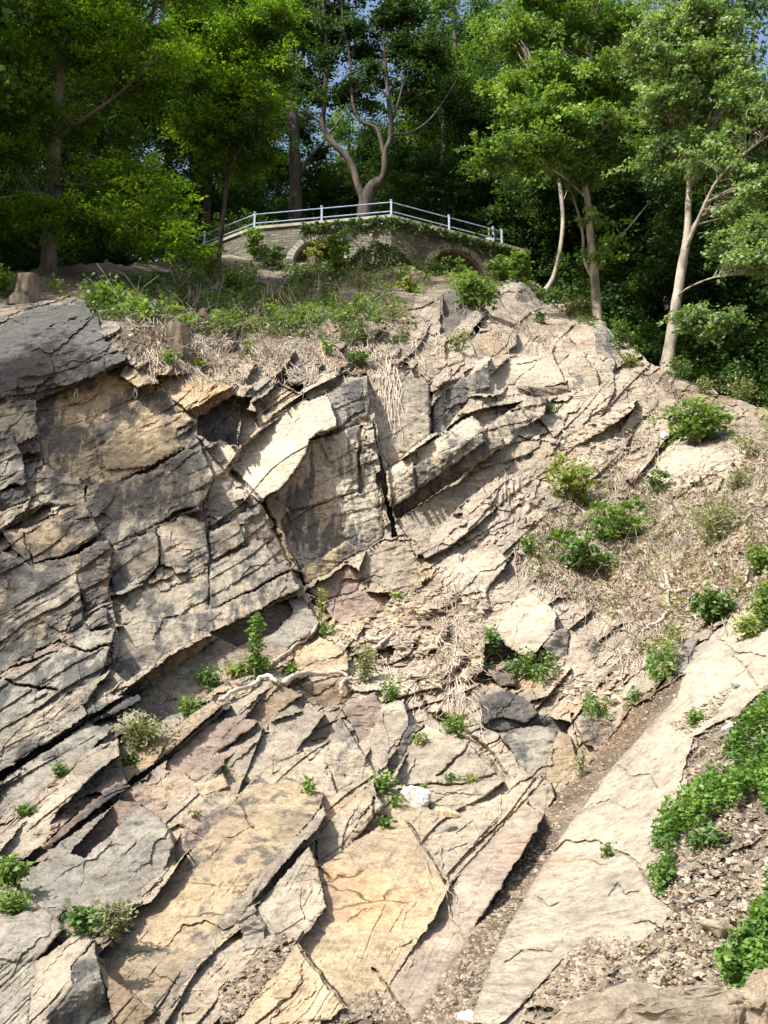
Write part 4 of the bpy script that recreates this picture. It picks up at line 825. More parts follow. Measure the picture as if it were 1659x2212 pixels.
for x, y, z, s, k, q in [(-19, 42, 22, 1.0, 0, 'l'), (-15, 47, 25, 1.1, 1, 'l'), (-24, 50, 24, 1.15, 2, 'l'), (-12.5, 54, 26, 1.0, 0, 'l'), (-18, 58, 26, 1.2, 1, 'l'), (-9.5, 51, 25.5, .95, 2, 'l'), (-27, 62, 26, 1.3, 0, 'l'), (-8.5, 62, 26, 1.0, 1, 'l'), (-13, 68, 26, 1.2, 2, 'l'), (-21, 70, 26, 1.3, 0, 'l'), (-30, 46, 22, 1.2, 1, 'l'), (-13, 38, 19.5, .75, 2, 'l'),
      (-5.6, 60, 25.5, .85, 2, 'c'), (-3.2, 64, 25.5, .72, 0, 'c'), (-1.2, 58, 25, .84, 2, 'c'), (.8, 60, 25, .92, 2, 'c'), (-2.6, 70, 25, .95, 1, 'c'), (.2, 72, 25, .8, 0, 'c'), (3.4, 70, 25, 1.0, 1, 'c'), (2.5, 66, 25, .85, 0, 'c'), (-.4, 68, 25, .7, 2, 'c'), (1.8, 57, 25, .7, 0, 'c'), (4.4, 56, 24, 1.02, 1, 'c'), (6.0, 62, 24, 1.0, 0, 'c'), (-4.5, 74, 26, .6, 1, 'c'), (1.0, 76, 26, .55, 2, 'c'), (5, 74, 24, 1.0, 2, 'c'), (7.5, 52, 21, 1.0, 2, 'c'), (9, 58, 21, 1.15, 0, 'c'), (3.3, 52, 24.5, .85, 2, 'c'), (5.6, 60, 24, 1.15, 0, 'c'),
      (10.5, 47, 16, 1.1, 0, 'r'), (13, 44, 13, 1.15, 2, 'r'), (16, 41, 11.5, 1.05, 0, 'r'), (12, 54, 16, 1.3, 1, 'r'), (16, 52, 13, 1.3, 2, 'r'), (20, 49, 11, 1.2, 0, 'r'), (19, 40, 10.5, .95, 2, 'r'), (14, 62, 16, 1.4, 0, 'r'), (20, 60, 13, 1.35, 1, 'r'), (26, 56, 11, 1.25, 2, 'r'), (24, 45, 10, 1.0, 0, 'r'), (27, 68, 12, 1.4, 0, 'r'), (17.5, 35, 10.5, .72, 2, 'r'), (34, 60, 11, 1.2, 1, 'r')]:
    SP.append((x, y, z, s, k, q))
for x, y, z, s, k in [(-14.6, 11.8, -.3, .95, 1), (-17, 24.5, 6, 1.4, 1), (-20.5, 20, 3, 1.5, 2), (-18, 17, 3, 1.0, 0), (-19, 24, 10, 1.15, 2), (-22, 33, 16, 1.25, 0), (-24, 20, 6, 1.2, 1)]:
    SP.append((x, y, z, s, k, 'o'))
used = set()
for i, (x, y, z, s, k, q) in enumerate(SP):
    if k not in used:
        used.add(k); r_ = PR[k]; r_.location = (x, y, z); r_.scale = (s, s, s); r_['label'], r_['group'] = LB[q]
    else: r_ = copy_tree(PR[k], (x, y, z), random.uniform(0, 6.28), s, *LB[q])
# undergrowth shrubs closing the wood floor
g = np.random.default_rng(5)
def bush_proto(seed, w_, h_, mat, ls, ncl):
    g = np.random.default_rng(seed); bl = [(g.uniform(-.5, .5) * w_, g.uniform(-.5, .5) * w_, h_ * g.uniform(.25, .8), w_ * .5, w_ * .5, h_ * .35) for _ in range(6)]
    return make_tree('understory_bush', '', 'bush', None, (0, 0, 0), [(0, 0, -.5), (0, .1, h_ * .3), (.1, 0, h_ * .7)], [.06, .05, .02], [([(0, 0, .2), (b[0] * .5, b[1] * .5, b[2] * .6), b[:3]], .03) for b in bl], bl, mat, M_BARKD, lsize=ls * .66, nclust=ncl, nleaf=54, flat=.6, cr=.5, seed=seed, twigs=20, crown_name='foliage')
BP = [bush_proto(41, 3.4, 4.0, M_DARKL, .2, 260), bush_proto(42, 3.0, 3.0, M_MAPLE, .2, 200)]
ub = set()
BS = [(-7.8, 50, 25.5, 1.0), (-10.5, 46, 24, 1.0), (-14, 42, 22, 1.1), (-17, 38, 20, 1.1), (-12, 41, 21, .8), (-5, 53, 25.8, .9), (-2, 56, 25.8, 1.0), (1.5, 55, 25.5, .9), (4, 53, 25, .9), (-19, 33, 18, 1.0), (-8, 56, 26, 1.4), (-3, 60, 26, 1.4), (3, 60, 26, 1.5), (7, 55, 23, 1.3),
      (8.5, 46, 19.5, 1.0), (10, 43, 16, 1.1), (12, 41, 13.5, 1.2), (14, 38, 11.8, 1.1), (12.5, 46, 13, 1.5), (16, 45, 11, 1.6), (19, 43, 10, 1.6), (21, 38, 9.5, 1.3), (18, 36, 9.5, 1.2), (23, 50, 10, 1.8), (13, 50, 15, 1.7), (17, 56, 12, 1.9), (26, 44, 9.5, 1.5), (15.5, 33.5, 9.8, .8), (-22, 40, 21, 1.3), (-12.2, 33.5, 17.3, .8), (-14.5, 36, 18.5, 1.1), (-13.2, 31.5, 16.6, .7), (9.5, 50, 19, 1.3), (11, 56, 18, 1.6)]
for x, y, z, s in BS:
    k = 0 if g.uniform() < .7 else 1
    lab = ('leafy bush in the shade of the wood behind the right trunks', 'bushes behind the right trunks') if x > 7.6 else (('dark bush under the trees behind the left end of the railing', 'bushes left of the platform') if x < -6.5 else ('dark green bush under the trees behind the railing', 'bushes behind the railing'))
    if k not in ub: ub.add(k); r_ = BP[k]; r_.location = (x, y, z); r_.scale = (s, s, s); r_['label'], r_['group'] = lab
    else: copy_tree(BP[k], (x, y, z), g.uniform(0, 6.28), s, *lab)
# ------------------------------------------------------------------ viewing platform: stone wall with arches, railing, sign
def stone_mat():
    m, n, out = new_mat('rubble_masonry')
    tc = nd(n, 'ShaderNodeTexCoord'); sx = nd(n, 'ShaderNodeSeparateXYZ'); n.links.new(tc.outputs['Object'], sx.inputs[0])
    cx = nd(n, 'ShaderNodeCombineXYZ'); n.links.new(sx.outputs[0], cx.inputs[0]); n.links.new(sx.outputs[2], cx.inputs[1])
    nz = noise_node(n, tc.outputs['Object'], 2.0, 3); ad = nd(n, 'ShaderNodeVectorMath', operation='SCALE'); ad.inputs['Scale'].default_value = .3; n.links.new(nz.outputs['Color'], ad.inputs[0])
    sm = nd(n, 'ShaderNodeVectorMath', operation='ADD'); n.links.new(cx.outputs[0], sm.inputs[0]); n.links.new(ad.outputs[0], sm.inputs[1])
    bt = nd(n, 'ShaderNodeTexBrick'); n.links.new(sm.outputs[0], bt.inputs['Vector']); bt.inputs['Scale'].default_value = 1.0
    bt.inputs['Brick Width'].default_value = .40; bt.inputs['Row Height'].default_value = .135; bt.inputs['Mortar Size'].default_value = .014; bt.inputs['Mortar Smooth'].default_value = .4; bt.inputs['Bias'].default_value = 0
    bt.inputs['Color1'].default_value = (.29, .27, .22, 1); bt.inputs['Color2'].default_value = (.15, .14, .115, 1); bt.inputs['Mortar'].default_value = (.12, .105, .085, 1)
    f = noise_node(n, tc.outputs['Object'], 7, 8, .7)
    c = mixc(n, bt.outputs[0], ramp(n, f.outputs[0], [(.3, (.6, .6, .58)), (.7, (1.3, 1.28, 1.2))]).outputs[0], .85, 'MULTIPLY')
    sg_ = noise_node(n, tc.outputs['Object'], .8, 6, .7); c = mixc(n, c, ramp(n, sg_.outputs[0], [(.35, (.45, .46, .42)), (.62, (1.15, 1.12, 1.05))]).outputs[0], .9, 'MULTIPLY')
    b = nd(n, 'ShaderNodeBsdfPrincipled'); b.inputs['Roughness'].default_value = .9; n.links.new(c, b.inputs[0])
    bp = nd(n, 'ShaderNodeBump'); bp.inputs['Strength'].default_value = .9; bp.inputs['Distance'].default_value = .05
    h = mth(n, 'ADD', mth(n, 'MULTIPLY', bt.outputs['Fac'], -1.0), mth(n, 'MULTIPLY', f.outputs[0], .8)); n.links.new(h, bp.inputs['Height']); n.links.new(bp.outputs[0], b.inputs['Normal'])
    n.links.new(b.outputs[0], out.inputs[0]); return m
M_WALL = stone_mat()
M_COP = simple_mat('coping_stone', (.30, .27, .22), (.48, .44, .37), 4, .9, .5, 18)
M_VOUS = simple_mat('arch_stone', (.26, .23, .19), (.46, .41, .34), 3.5, .9, .7, 14)
M_RAIL = simple_mat('painted_steel', (.30, .40, .58), (.50, .59, .74), 8, .45, .05, 60)
M_BOARD = simple_mat('sign_panel', (.46, .43, .38), (.58, .55, .49), 5, .6, 0)
M_POSTW = simple_mat('sign_post_wood', (.24, .19, .14), (.34, .28, .2), 6, .8, .3)
H = 25.9
def plan(u, v):
    a, b = ray(u, v); Y = (H - CAM[2]) / b; return Vector((float(a * Y), float(Y), 0))
PL, PA, PB, PC = plan(405, 552), plan(548, 497), plan(845, 471), plan(1085, 533)
PD = PC + (PC - PB).normalized() * 1.3
wall = empty('platform_wall', (PB.x, PB.y, H - 5)); tag(wall, 'curved grey rubble stone wall with two arches under the railing', 'stone wall')
def wall_seg(A, B, arch, zb=-7.0, ring=True):
    d = B - A; L = d.length; rot = math.atan2(d.y, d.x)
    me = MB(); dep = 1.1
    N = 60
    ss = sorted(set([0, L] + [L * i / N for i in range(N + 1)] + ([arch[0] - arch[1], arch[0] + arch[1]] if arch else [])))
    def low(s):
        if arch and abs(s - arch[0]) < arch[1] - 1e-6: return arch[2] + arch[3] * math.sqrt(max(0, 1 - ((s - arch[0]) / arch[1]) ** 2))
        return zb
    for s0, s1 in zip(ss[:-1], ss[1:]):
        mid = (s0 + s1) / 2
        ina = arch and abs(mid - arch[0]) < arch[1]
        l0, l1 = (low(s0) if ina and abs(s0 - arch[0]) < arch[1] - 1e-6 else (arch[2] if ina else zb)), (low(s1) if ina and abs(s1 - arch[0]) < arch[1] - 1e-6 else (arch[2] if ina else zb))
        me.add([(s0, 0, l0), (s1, 0, l1), (s1, 0, 0), (s0, 0, 0)], [(0, 1, 2, 3)])
        if ina:
            me.add([(s0, 0, l0), (s1, 0, l1), (s1, dep, l1), (s0, dep, l0)], [(3, 2, 1, 0)])
            me.add([(s0, dep, zb), (s1, dep, zb), (s1, dep, l1), (s0, dep, l0)], [(0, 1, 2, 3)])
    if arch:
        for s_, q in ((arch[0] - arch[1], 0), (arch[0] + arch[1], 1)):
            P = [(s_, 0, zb), (s_, dep, zb), (s_, dep, arch[2]), (s_, 0, arch[2])]; me.add(P, [(0, 1, 2, 3)] if q == 0 else [(3, 2, 1, 0)])
    me.add([(0, 0, 0), (L, 0, 0), (L, 2.6, 0), (0, 2.6, 0)], [(0, 1, 2, 3)])
    o = me.build('wall_face', M_WALL, wall); o.location = A - Vector((PB.x, PB.y, 0)) + Vector((0, 0, 5)); o.rotation_euler = (0, 0, rot)
    cb = MB(); cb.box((L / 2, .16, .075), (L + .04, .5, .14)); c = cb.build('coping', M_COP, wall); c.location = o.location; c.rotation_euler = o.rotation_euler
    if arch:
        vb_ = MB(); n = 21
        for i in range(n):
            t0 = math.pi * (i + .06) / n; t1 = math.pi * (i + .94) / n; P = []
            ex = .30 * (1 + .18 * math.sin(i * 7.3))
            for yv in (-.05, .25):
                for t, q in ((t0, 0), (t1, 0), (t1, ex), (t0, ex)):
                    P.append((arch[0] - (arch[1] - .01 + q) * math.cos(t), yv, arch[2] + (arch[3] - .01 + q) * math.sin(t)))
            vb_.add(P, [(0, 1, 2, 3), (7, 6, 5, 4), (0, 4, 5, 1), (1, 5, 6, 2), (2, 6, 7, 3), (3, 7, 4, 0)])
        v_ = vb_.build('arch_ring', M_VOUS, wall); v_.location = o.location; v_.rotation_euler = o.rotation_euler
    return A, d.normalized(), L
def along(A, B, u, v):
    """distance along A-B hit by the picture column u, and height there for row v"""
    a, b = ray(u, v); d = B - A
    t = (a * A.y - A.x) / (d.x - a * d.y); P = A + d * float(t)
    return (d.length * float(t)), float(CAM[2] + b * P.y)
wall_seg(PL, PA, None)
s0, z0 = along(PA, PB, 632, 560); s1, _ = along(PA, PB, 735, 560); _, zt = along(PA, PB, 690, 517)
wall_seg(PA, PB, ((s0 + s1) / 2, (s1 - s0) / 2, z0 - H - .2, zt - z0 + .2))
s0, z0 = along(PB, PC, 930, 585); s1, _ = along(PB, PC, 1048, 585); _, zt = along(PB, PC, 985, 539)
wall_seg(PB, PC, ((s0 + s1) / 2, (s1 - s0) / 2, z0 - H, zt - z0))
wall_seg(PC, PD, None)
# platform floor behind the wall
tag(link_mesh('platform_floor', np_mesh('platform_floor', [(*(PL + Vector((0, .6, 0))).xy, H - .02), (*(PA + Vector((0, .6, 0))).xy, H - .02), (*(PB + Vector((0, .6, 0))).xy, H - .02), (*(PC + Vector((0, .6, 0))).xy, H - .02), (9, 62, H - .02), (-14, 62, H - .02)], [(0, 1, 2, 3), (0, 3, 4, 5)]), gm), kind='structure')
rail = empty('railing', (PB.x, PB.y, H)); tag(rail, 'pale blue-white tubular steel railing with two bars on top of the stone wall', 'railing')
def rel(p, z): return Vector((p.x - PB.x, p.y - PB.y, z))
posts = [PL.lerp(PA, .25), PA, PA.lerp(PB, .497), PB, PB.lerp(PC, .51), PB.lerp(PC, .92), PC]
posts = [p + Vector((0, .2, 0)) for p in posts]
for p in posts:
    m_ = MB(); m_.box(rel(p, .5), (.085, .085, 1.05)); m_.tube([rel(p, 1.02), rel(p, 1.05)], .075, 8); m_.box(rel(p, .16), (.2, .2, .03)); m_.build('post', M_RAIL, rail)
far = PL + (PL - PA) * .5 + Vector((0, .2, -.0))
for a, b in [(far, posts[0])] + list(zip(posts[:-1], posts[1:])):
    for z in (.93, .46):
        m_ = MB(); m_.tube([rel(a, z), rel(b, z)], .025, 8); m_.build('rail', M_RAIL, rail)
SPt = PB.lerp(PC, .90) + Vector((0, 1.2, 0))
sg = empty('notice_sign', (SPt.x, SPt.y, H)); tag(sg, 'small pale notice board on a thin post behind the right end of the railing', 'sign')
m_ = MB(); m_.box((0, 0, .7), (.07, .07, 1.6)); m_.build('post', M_POSTW, sg)
m_ = MB(); m_.box((-.02, -.06, .72), (.46, .03, .42)); m_.build('board', M_BOARD, sg)

# ------------------------------------------------------------------ stones
M_STONE = simple_mat('loose_stone', (.30, .25, .18), (.50, .42, .31), 4, .9, .8, 12)
M_WHITE = simple_mat('white_stone', (.62, .60, .56), (.80, .78, .74), 6, .8, .7, 14)
M_GREYS = simple_mat('grey_stone', (.26, .245, .22), (.44, .42, .38), 5, .9, .7, 14)
def rock(name, label, cat, P, size, mat, seed, rot=(0, 0, 0), group=None, n=18, sub=2):
    import bmesh
    rr = random.Random(seed); bm = bmesh.new()
    for _ in range(n):
        v = Vector((rr.gauss(0, 1), rr.gauss(0, 1), rr.gauss(0, 1))).normalized(); q = max(abs(v.x), abs(v.y), abs(v.z))
        v = v / (q ** .7); bm.verts.new((v.x * size[0] / 2, v.y * size[1] / 2, v.z * size[2] / 2))
    r_ = bmesh.ops.convex_hull(bm, input=bm.verts[:]); bmesh.ops.delete(bm, geom=[v for v in bm.verts if not v.link_faces], context='VERTS')
    bmesh.ops.bevel(bm, geom=bm.edges[:], offset=min(size) * .05, segments=2, affect='EDGES')
    for _ in range(sub): bmesh.ops.subdivide_edges(bm, edges=bm.edges[:], cuts=1, use_grid_fill=True)
    bmesh.ops.triangulate(bm, faces=bm.faces[:])
    co_ = np.array([v.co[:] for v in bm.verts]); s_ = 3.0 / max(size)
    dn = fbm(co_[:, 0] * s_ + seed, co_[:, 1] * s_, co_[:, 2] * s_ * 2.5, 4, .6) * min(size) * .22
    bm.normal_update()
    for v, d in zip(bm.verts, dn): v.co += v.normal * float(d)
    me = bpy.data.meshes.new(name); bm.to_mesh(me); bm.free()
    ta = {'loose_stone': (.40, .335, .25), 'white_stone': (.85, .83, .78), 'grey_stone': (.35, .325, .285)}[mat.name]
    cc = np.tile(np.array([*ta, .12 if mat.name != 'white_stone' else 0], np.float32), (len(me.vertices), 1)); me.color_attributes.new('tint', 'FLOAT_COLOR', 'POINT').data.foreach_set('color', cc.ravel()); mat = M_ROCK
    o = link_mesh(name, me, mat); o.location = P; o.rotation_euler = rot; tag(o, label, cat, group); return o
def cp(k, x, y):
    return cv(k, [(x, y)])[0]
def sp(k, x, y, lift=0.0): return surf(*cp(k, x, y), lift)
def mpp(P): return (P - Vector(CAM)).length / FP / .8534 * 1.0   # metres per photo pixel (approx.)
p = at(1400, 2206, 5.75); rock('boulder', 'long low tan boulder lying at the bottom edge below the debris', 'boulder', p, (1.12, .5, .36), M_STONE, 3, (0, R(-4), R(4)), n=26, sub=3)
p = at(1668, 2200, 5.7); rock('boulder', 'rounded tan boulder cut off at the bottom right corner', 'boulder', p, (.42, .4, .42), M_STONE, 5, (0, 0, .4), n=20, sub=3)
STN = [(5, 985, 1085, 165, 155, 'white', 'big white block of stone wedged among the ochre slabs'), (6, 130, 2185, 130, 60, 'white', 'white stone lying at the foot of the pale slab, bottom edge'),
 (6, 1468, 712, 95, 45, 'white', 'elongated white stone at the edge of the bramble patch'), (5, 1485, 1562, 80, 46, 'stone', 'flat tan flake lying on the dirt of the gully'), (5, 1470, 1520, 44, 26, 'stone', 'small flake just above the flat tan flake in the gully'),
 (5, 1290, 1050 + 1000, 60, 30, 'stone', 'small flake low in the gully beside the pale slab'), (3, 1065, 1445, 60, 70, 'grey', 'grey pointed stone standing out of the dry roots beside the shrub'),
 (3, 600, 1592, 50, 28, 'white', 'white scrap on the dry slope, larger of two'), (3, 490, 1606, 26, 24, 'white', 'tiny white scrap left of the larger white scrap on the dry slope'), (6, 1328, 1750, 32, 22, 'white', 'small white pebble beside the long stone slab'),
 (6, 1365, 1612, 40, 24, 'white', 'white pebble among flat grey stones below the brambles'), (6, 1250, 1490, 30, 44, 'white', 'upright white pebble in the debris right of the pale slab'), (6, 40, 1218, 26, 26, 'white', 'white pebble on the ledge beside the fallen wood'),
 (6, 1410, 1730, 220, 80, 'stone', 'long tan stone slab tilted in the debris near lower brambles'), (6, 1190, 1588, 70, 22, 'grey', 'thin flat grey stone under the bramble tip'), (6, 1260, 1690, 90, 34, 'grey', 'flat grey stone left of the long tan slab'),
 (6, 1330, 1590, 80, 34, 'grey', 'flat grey stone topmost in the debris right of the slab'), (6, 1215, 1830, 70, 110, 'stone', 'upright tan flake left of the long tan slab'), (6, 1370, 2010, 80, 50, 'stone', 'brown stone above the long boulder'), (6, 1290, 770, 60, 30, 'grey', 'flat stone at the upper debris near the white elongated stone'),
 (6, 1280, 940, 70, 44, 'stone', 'reddish stone at the left edge of the upper brambles'), (6, 1330, 840, 60, 36, 'stone', 'brown stone higher at the left edge of the brambles'), (6, 1500, 500, 50, 20, 'grey', 'grey flake on top of the pale slab'), (5, 1150, 1230, 120, 40, 'grey', 'grey flat stone under the white block'),
 (5, 970, 150, 60, 110, 'stone', 'upright tan stone leaning on the orange earth'), (4, 1130, 490, 60, 50, 'grey', 'grey stone at the base of the cliff beside the crooked root'), (4, 1210, 500, 60, 44, 'stone', 'reddish stone under the crooked root'), (4, 270, 1005, 70, 36, 'stone', 'dark reddish round stone in the crevice on the left'),
 (1, 660, 400, 40, 24, 'white', 'pale cut wood chip or stone beside the big stump'), (1, 735, 412, 40, 24, 'stone', 'orange chip in front of the big stump'), (3, 1130, 905, 60, 40, 'white', 'whitish stone left of the round bush'), (3, 830, 1190, 60, 36, 'stone', 'tan stone above the second shrub'), (3, 1500, 1530, 50, 40, 'stone', 'reddish stone on the right dry slope')]
for i, (k, x, y, w_, h_, mt, lab) in enumerate(STN):
    p = sp(k, x, y); m_ = (p - Vector(CAM)).length / FP * .8534 * .5
    W = w_ * m_; HH = h_ * m_
    rock('stone', lab, 'stone', p, (W, max(W, HH) * .7, HH), {'white': M_WHITE, 'stone': M_STONE, 'grey': M_GREYS}[mt], 20 + i, (random.uniform(-.15, .15), random.uniform(-.2, .2), random.uniform(-.4, .4)), n=14, sub=1)
# fallen wood on the ledge
p0, p1 = sp(5, 1085, 1135, .05), sp(5, 1205, 1160, .05)
m_ = MB(); q = bez([p0, p0.lerp(p1, .5) + Vector((0, 0, .01)), p1], 4); m_.tube(q, [.045, .06, .055, .06, .05, .055, .05, .04, .03], 7, jit=.5); o = m_.build('wood_piece', M_CUT); tag(o, 'brown piece of fallen wood beside the white block', 'wood')
# ------------------------------------------------------------------ stumps
def stump(label, k, x, y, wpx, hpx, seed, lean=(0, 0)):
    p = sp(k, x, y); m_ = (p - Vector(CAM)).length / FP * .8534 * .5; r = wpx * m_ / 2; h = hpx * m_ * 1.05
    root = empty('tree_stump', p); tag(root, label, 'stump')
    rr = random.Random(seed); n = 22; V = []; F = []
    prof = [(-.5, 1.7), (-.08, 1.45), (.06, 1.2), (.2, 1.06), (.45, .98), (.75, .95), (.97, .92), (1.0, .88)]
    fl = [1 + .22 * rr.uniform(-1, 1) for _ in range(n)]
    for z, s in prof:
        for i in range(n):
            a = 6.283 * i / n; q = r * s * (1 + (fl[i] - 1) * (1.2 if z < .2 else .35)) + r * .05 * math.sin(i * 2.9)
            V.append((q * math.cos(a) + lean[0] * z * h, q * math.sin(a) + lean[1] * z * h, z * h + (.05 * h * math.sin(a * 2 + seed) if z > .9 else 0)))
    for j in range(len(prof) - 1):
        for i in range(n): F.append((j * n + i, j * n + (i + 1) % n, (j + 1) * n + (i + 1) % n, (j + 1) * n + i))
    b_ = MB(); b_.add(V, F); b_.build('bark', M_STUMP, root, True)
    t = MB(); top = [(v[0], v[1], v[2] + .004) for v in V[-n:]]; t.add(top, [tuple(range(n))]); t.build('cut_top', M_CUT, root)
    return root
stump('large stump with ribbed bark on the edge above the ochre face', 1, 895, 480, 120, 135, 1)
stump('grey stump in half shade at the far left edge of the slope', 1, 130, 220, 105, 120, 2)
stump('small low stump in the ivy to the right of the big stump', 1, 1022, 300, 50, 34, 3)
stump('small red-brown stump in front of the left arch', 2, 470, 55, 42, 48, 4)
stump('stump with pale torn side beneath the ivy clump in front of the wall', 2, 715, 40, 100, 110, 5, (.1, 0))
# ------------------------------------------------------------------ roots
def root_(label, pts, r0, r1, mat=M_ROOT, lift=.05, name='root', cat='root'):
    P = [sp(k, x, y, lift + .07) for k, x, y in pts]
    q = bez(P, 5); m_ = MB(); m_.tube([v + Vector((random.gauss(0, .012), random.gauss(0, .012), random.gauss(0, .012))) for v in q], list(np.linspace(r0 * .85, r1 * .6, len(q))), 8, jit=.45, seed=len(pts)); o = m_.build(name, mat, None, True); tag(o, label, cat); return o
root_('crooked pale root bulging over the red rock, left of two', [(5, 0, 575), (5, 60, 530), (5, 170, 492), (5, 205, 462), (5, 250, 455), (5, 278, 482)], .035, .05, lift=.12)
root_('thick pale root running level above the purple rock', [(5, 325, 468), (5, 420, 442), (5, 520, 438), (5, 600, 430), (5, 645, 455)], .06, .04, lift=.14)
root_('short hooked root right of the level root', [(5, 610, 545), (5, 615, 490), (5, 650, 462), (5, 720, 462)], .03, .05, lift=.14)
root_('grey root climbing along the cliff foot to the fault', [(5, 230, 405), (5, 330, 335), (5, 430, 265), (5, 485, 205)], .03, .045)
root_('bleached forked root on the orange earth, upper arm', [(5, 740, 255), (5, 800, 265), (5, 840, 250), (5, 885, 225)], .05, .03, lift=.12)
root_('bleached root below the upper arm on the orange earth', [(5, 765, 360), (5, 790, 310), (5, 830, 270), (5, 870, 240)], .045, .03, lift=.12)
root_('white root dropping steeply down the right dry slope', [(3, 1130, 1590), (3, 1150, 1680), (3, 1145, 1780), (3, 1120, 1830), (3, 1060, 1860), (3, 1010, 1900)], .045, .03, lift=.12)
root_('white root lying level across the right dry slope', [(3, 1110, 1660), (3, 1180, 1690), (3, 1260, 1670), (3, 1340, 1655), (3, 1400, 1680)], .045, .025, lift=.12)
root_('short white root above the level white root', [(3, 1160, 1620), (3, 1200, 1630), (3, 1240, 1630)], .04, .03, lift=.1)
root_('white root standing up at the right edge of the dry slope', [(3, 1545, 1560), (3, 1550, 1610), (3, 1540, 1650)], .03, .02, lift=.1)
root_('thin root hanging down the ochre slab, right one', [(5, 1100, 1310), (5, 1130, 1420), (5, 1150, 1500), (5, 1145, 1600), (5, 1180, 1690), (5, 1215, 1765)], .008, .004, M_TWIG, lift=.02)
root_('thin root hanging down the ochre slab, left one', [(5, 935, 1180), (5, 985, 1230), (5, 1020, 1300), (5, 1045, 1400), (5, 1060, 1520)], .009, .004, M_TWIG, lift=.02)
root_('thin side root crossing to the right hanging root', [(5, 1025, 1300), (5, 1090, 1430), (5, 1150, 1520), (5, 1190, 1640)], .007, .003, M_TWIG, lift=.02)
root_('bare grey branch lying on the strata below the crest', [(3, 640, 700), (3, 700, 705), (3, 745, 695), (3, 780, 680)], .035, .015, lift=.1)
root_('bleached branch on the slope right of the big stump', [(1, 1190, 250), (1, 1300, 280), (1, 1420, 275), (1, 1520, 240)], .04, .02, lift=.1)
root_('white split branch on the dry slope above the dark wall', [(2, 300, 370), (2, 330, 400), (2, 370, 415)], .05, .02, lift=.12)
# ------------------------------------------------------------------ climbing anchors on the ochre face
M_STEEL = simple_mat('bright_steel', (.55, .56, .58), (.75, .76, .78), 9, .35, 0, metal=.6)
for x, y, lab in ((384, 690, 'steel climbing anchor with hanging ring on the ochre face, left one under the dark overhang'), (683, 684, 'steel climbing anchor with hanging ring on the ochre face, right one nearer the stump')):
    p = sp(1, x, y, .05); e = empty('climbing_anchor', p); tag(e, lab, 'climbing anchor')
    m_ = MB(); m_.box((0, .0, .05), (.07, .02, .09)); m_.tube([(0, .03, .05), (0, -.035, .05)], .018, 8); m_.build('plate', M_STEEL, e)
    m_ = MB(); m_.tube([(.035 * math.cos(t), -.02, -.06 + .075 * math.sin(t)) for t in np.linspace(0, 6.283, 17)], .012, 6); m_.build('ring', M_STEEL, e)
# ------------------------------------------------------------------ shrubs and seedlings (each a thing)
def shrub(label, k, x, y, wpx, hpx, mat, n, ls, seed, name='shrub', cat='shrub', stems=5, frond=True, hang=0.0, up=.8, group=None, lift=.03):
    p = sp(k, x, y, lift); m_ = (p - Vector(CAM)).length / FP * .8534 * .5; W = wpx * m_; Hh = hpx * m_
    g = np.random.default_rng(seed); root = empty(name, p); tag(root, label, cat, group)
    mb = MB(); C = []; T = []
    per = max(6, n // stems)
    for i in range(stems):
        a = g.uniform(0, 6.28); q = W * .5 * g.uniform(.3, 1.0)
        e = np.array([q * math.cos(a), q * math.sin(a) * .6 - .1 * W, Hh * g.uniform(.6, 1.05) * (1 - .35 * q / (W * .5 + 1e-6)) - hang * Hh * g.uniform(.6, 1.6)])
        if stems == 1: e = np.array([W * .05, 0, Hh])
        pts = bez([(0, 0, -.05), (e[0] * .35, e[1] * .35, max(e[2] * .55, Hh * .12)), tuple(e)], 5)
        mb.tube(pts, list(np.linspace(.006 + .010 * Hh, .003, len(pts))), 5, cap=False)
        P = np.array([v[:] for v in pts])
        if frond:
            nf = max(3, per // 14)
            for f in range(nf):
                t = g.uniform(.25, 1.0); j = int(t * (len(P) - 1)); b0 = P[j]
                an = g.uniform(0, 6.28); L = (W * .36 + .04) * g.uniform(.6, 1.2) * (1.1 - .4 * t)
                dr = np.array([math.cos(an), math.sin(an), g.uniform(-.1, .6)]); dr /= np.linalg.norm(dr)
                tt = np.linspace(.2, 1, 7)
                base = b0 + dr * L * tt[:, None]; base[:, 2] -= .35 * L * tt ** 2
                sd = np.cross(dr, [0, 0, 1]); sd /= (np.linalg.norm(sd) + 1e-6)
                for sgn in (-1, 1): C.append(base + sd * sgn * ls * .45 + g.normal(0, ls * .15, base.shape)); T.append(np.full(7, np.clip(.25 + .5 * t + g.normal(0, .12), 0, 1)))
        else:
            t = g.uniform(.15, 1, per) ** .8; j = (t * (len(P) - 1)).astype(int)
            rad_ = (W * .22 + .02) * (1 if stems > 1 else .8)
            C.append(P[j] + g.normal(0, 1, (per, 3)) * rad_ * np.array([.6, .6, .5])); T.append(np.clip(.2 + .55 * t + g.normal(0, .1, per), 0, 1))
    mb.build('stem', M_STEM, root); leaf_mesh('foliage', np.concatenate(C), ls, mat, root, up=up, droop=.3, seed=seed, tint=np.concatenate(T))
    return root
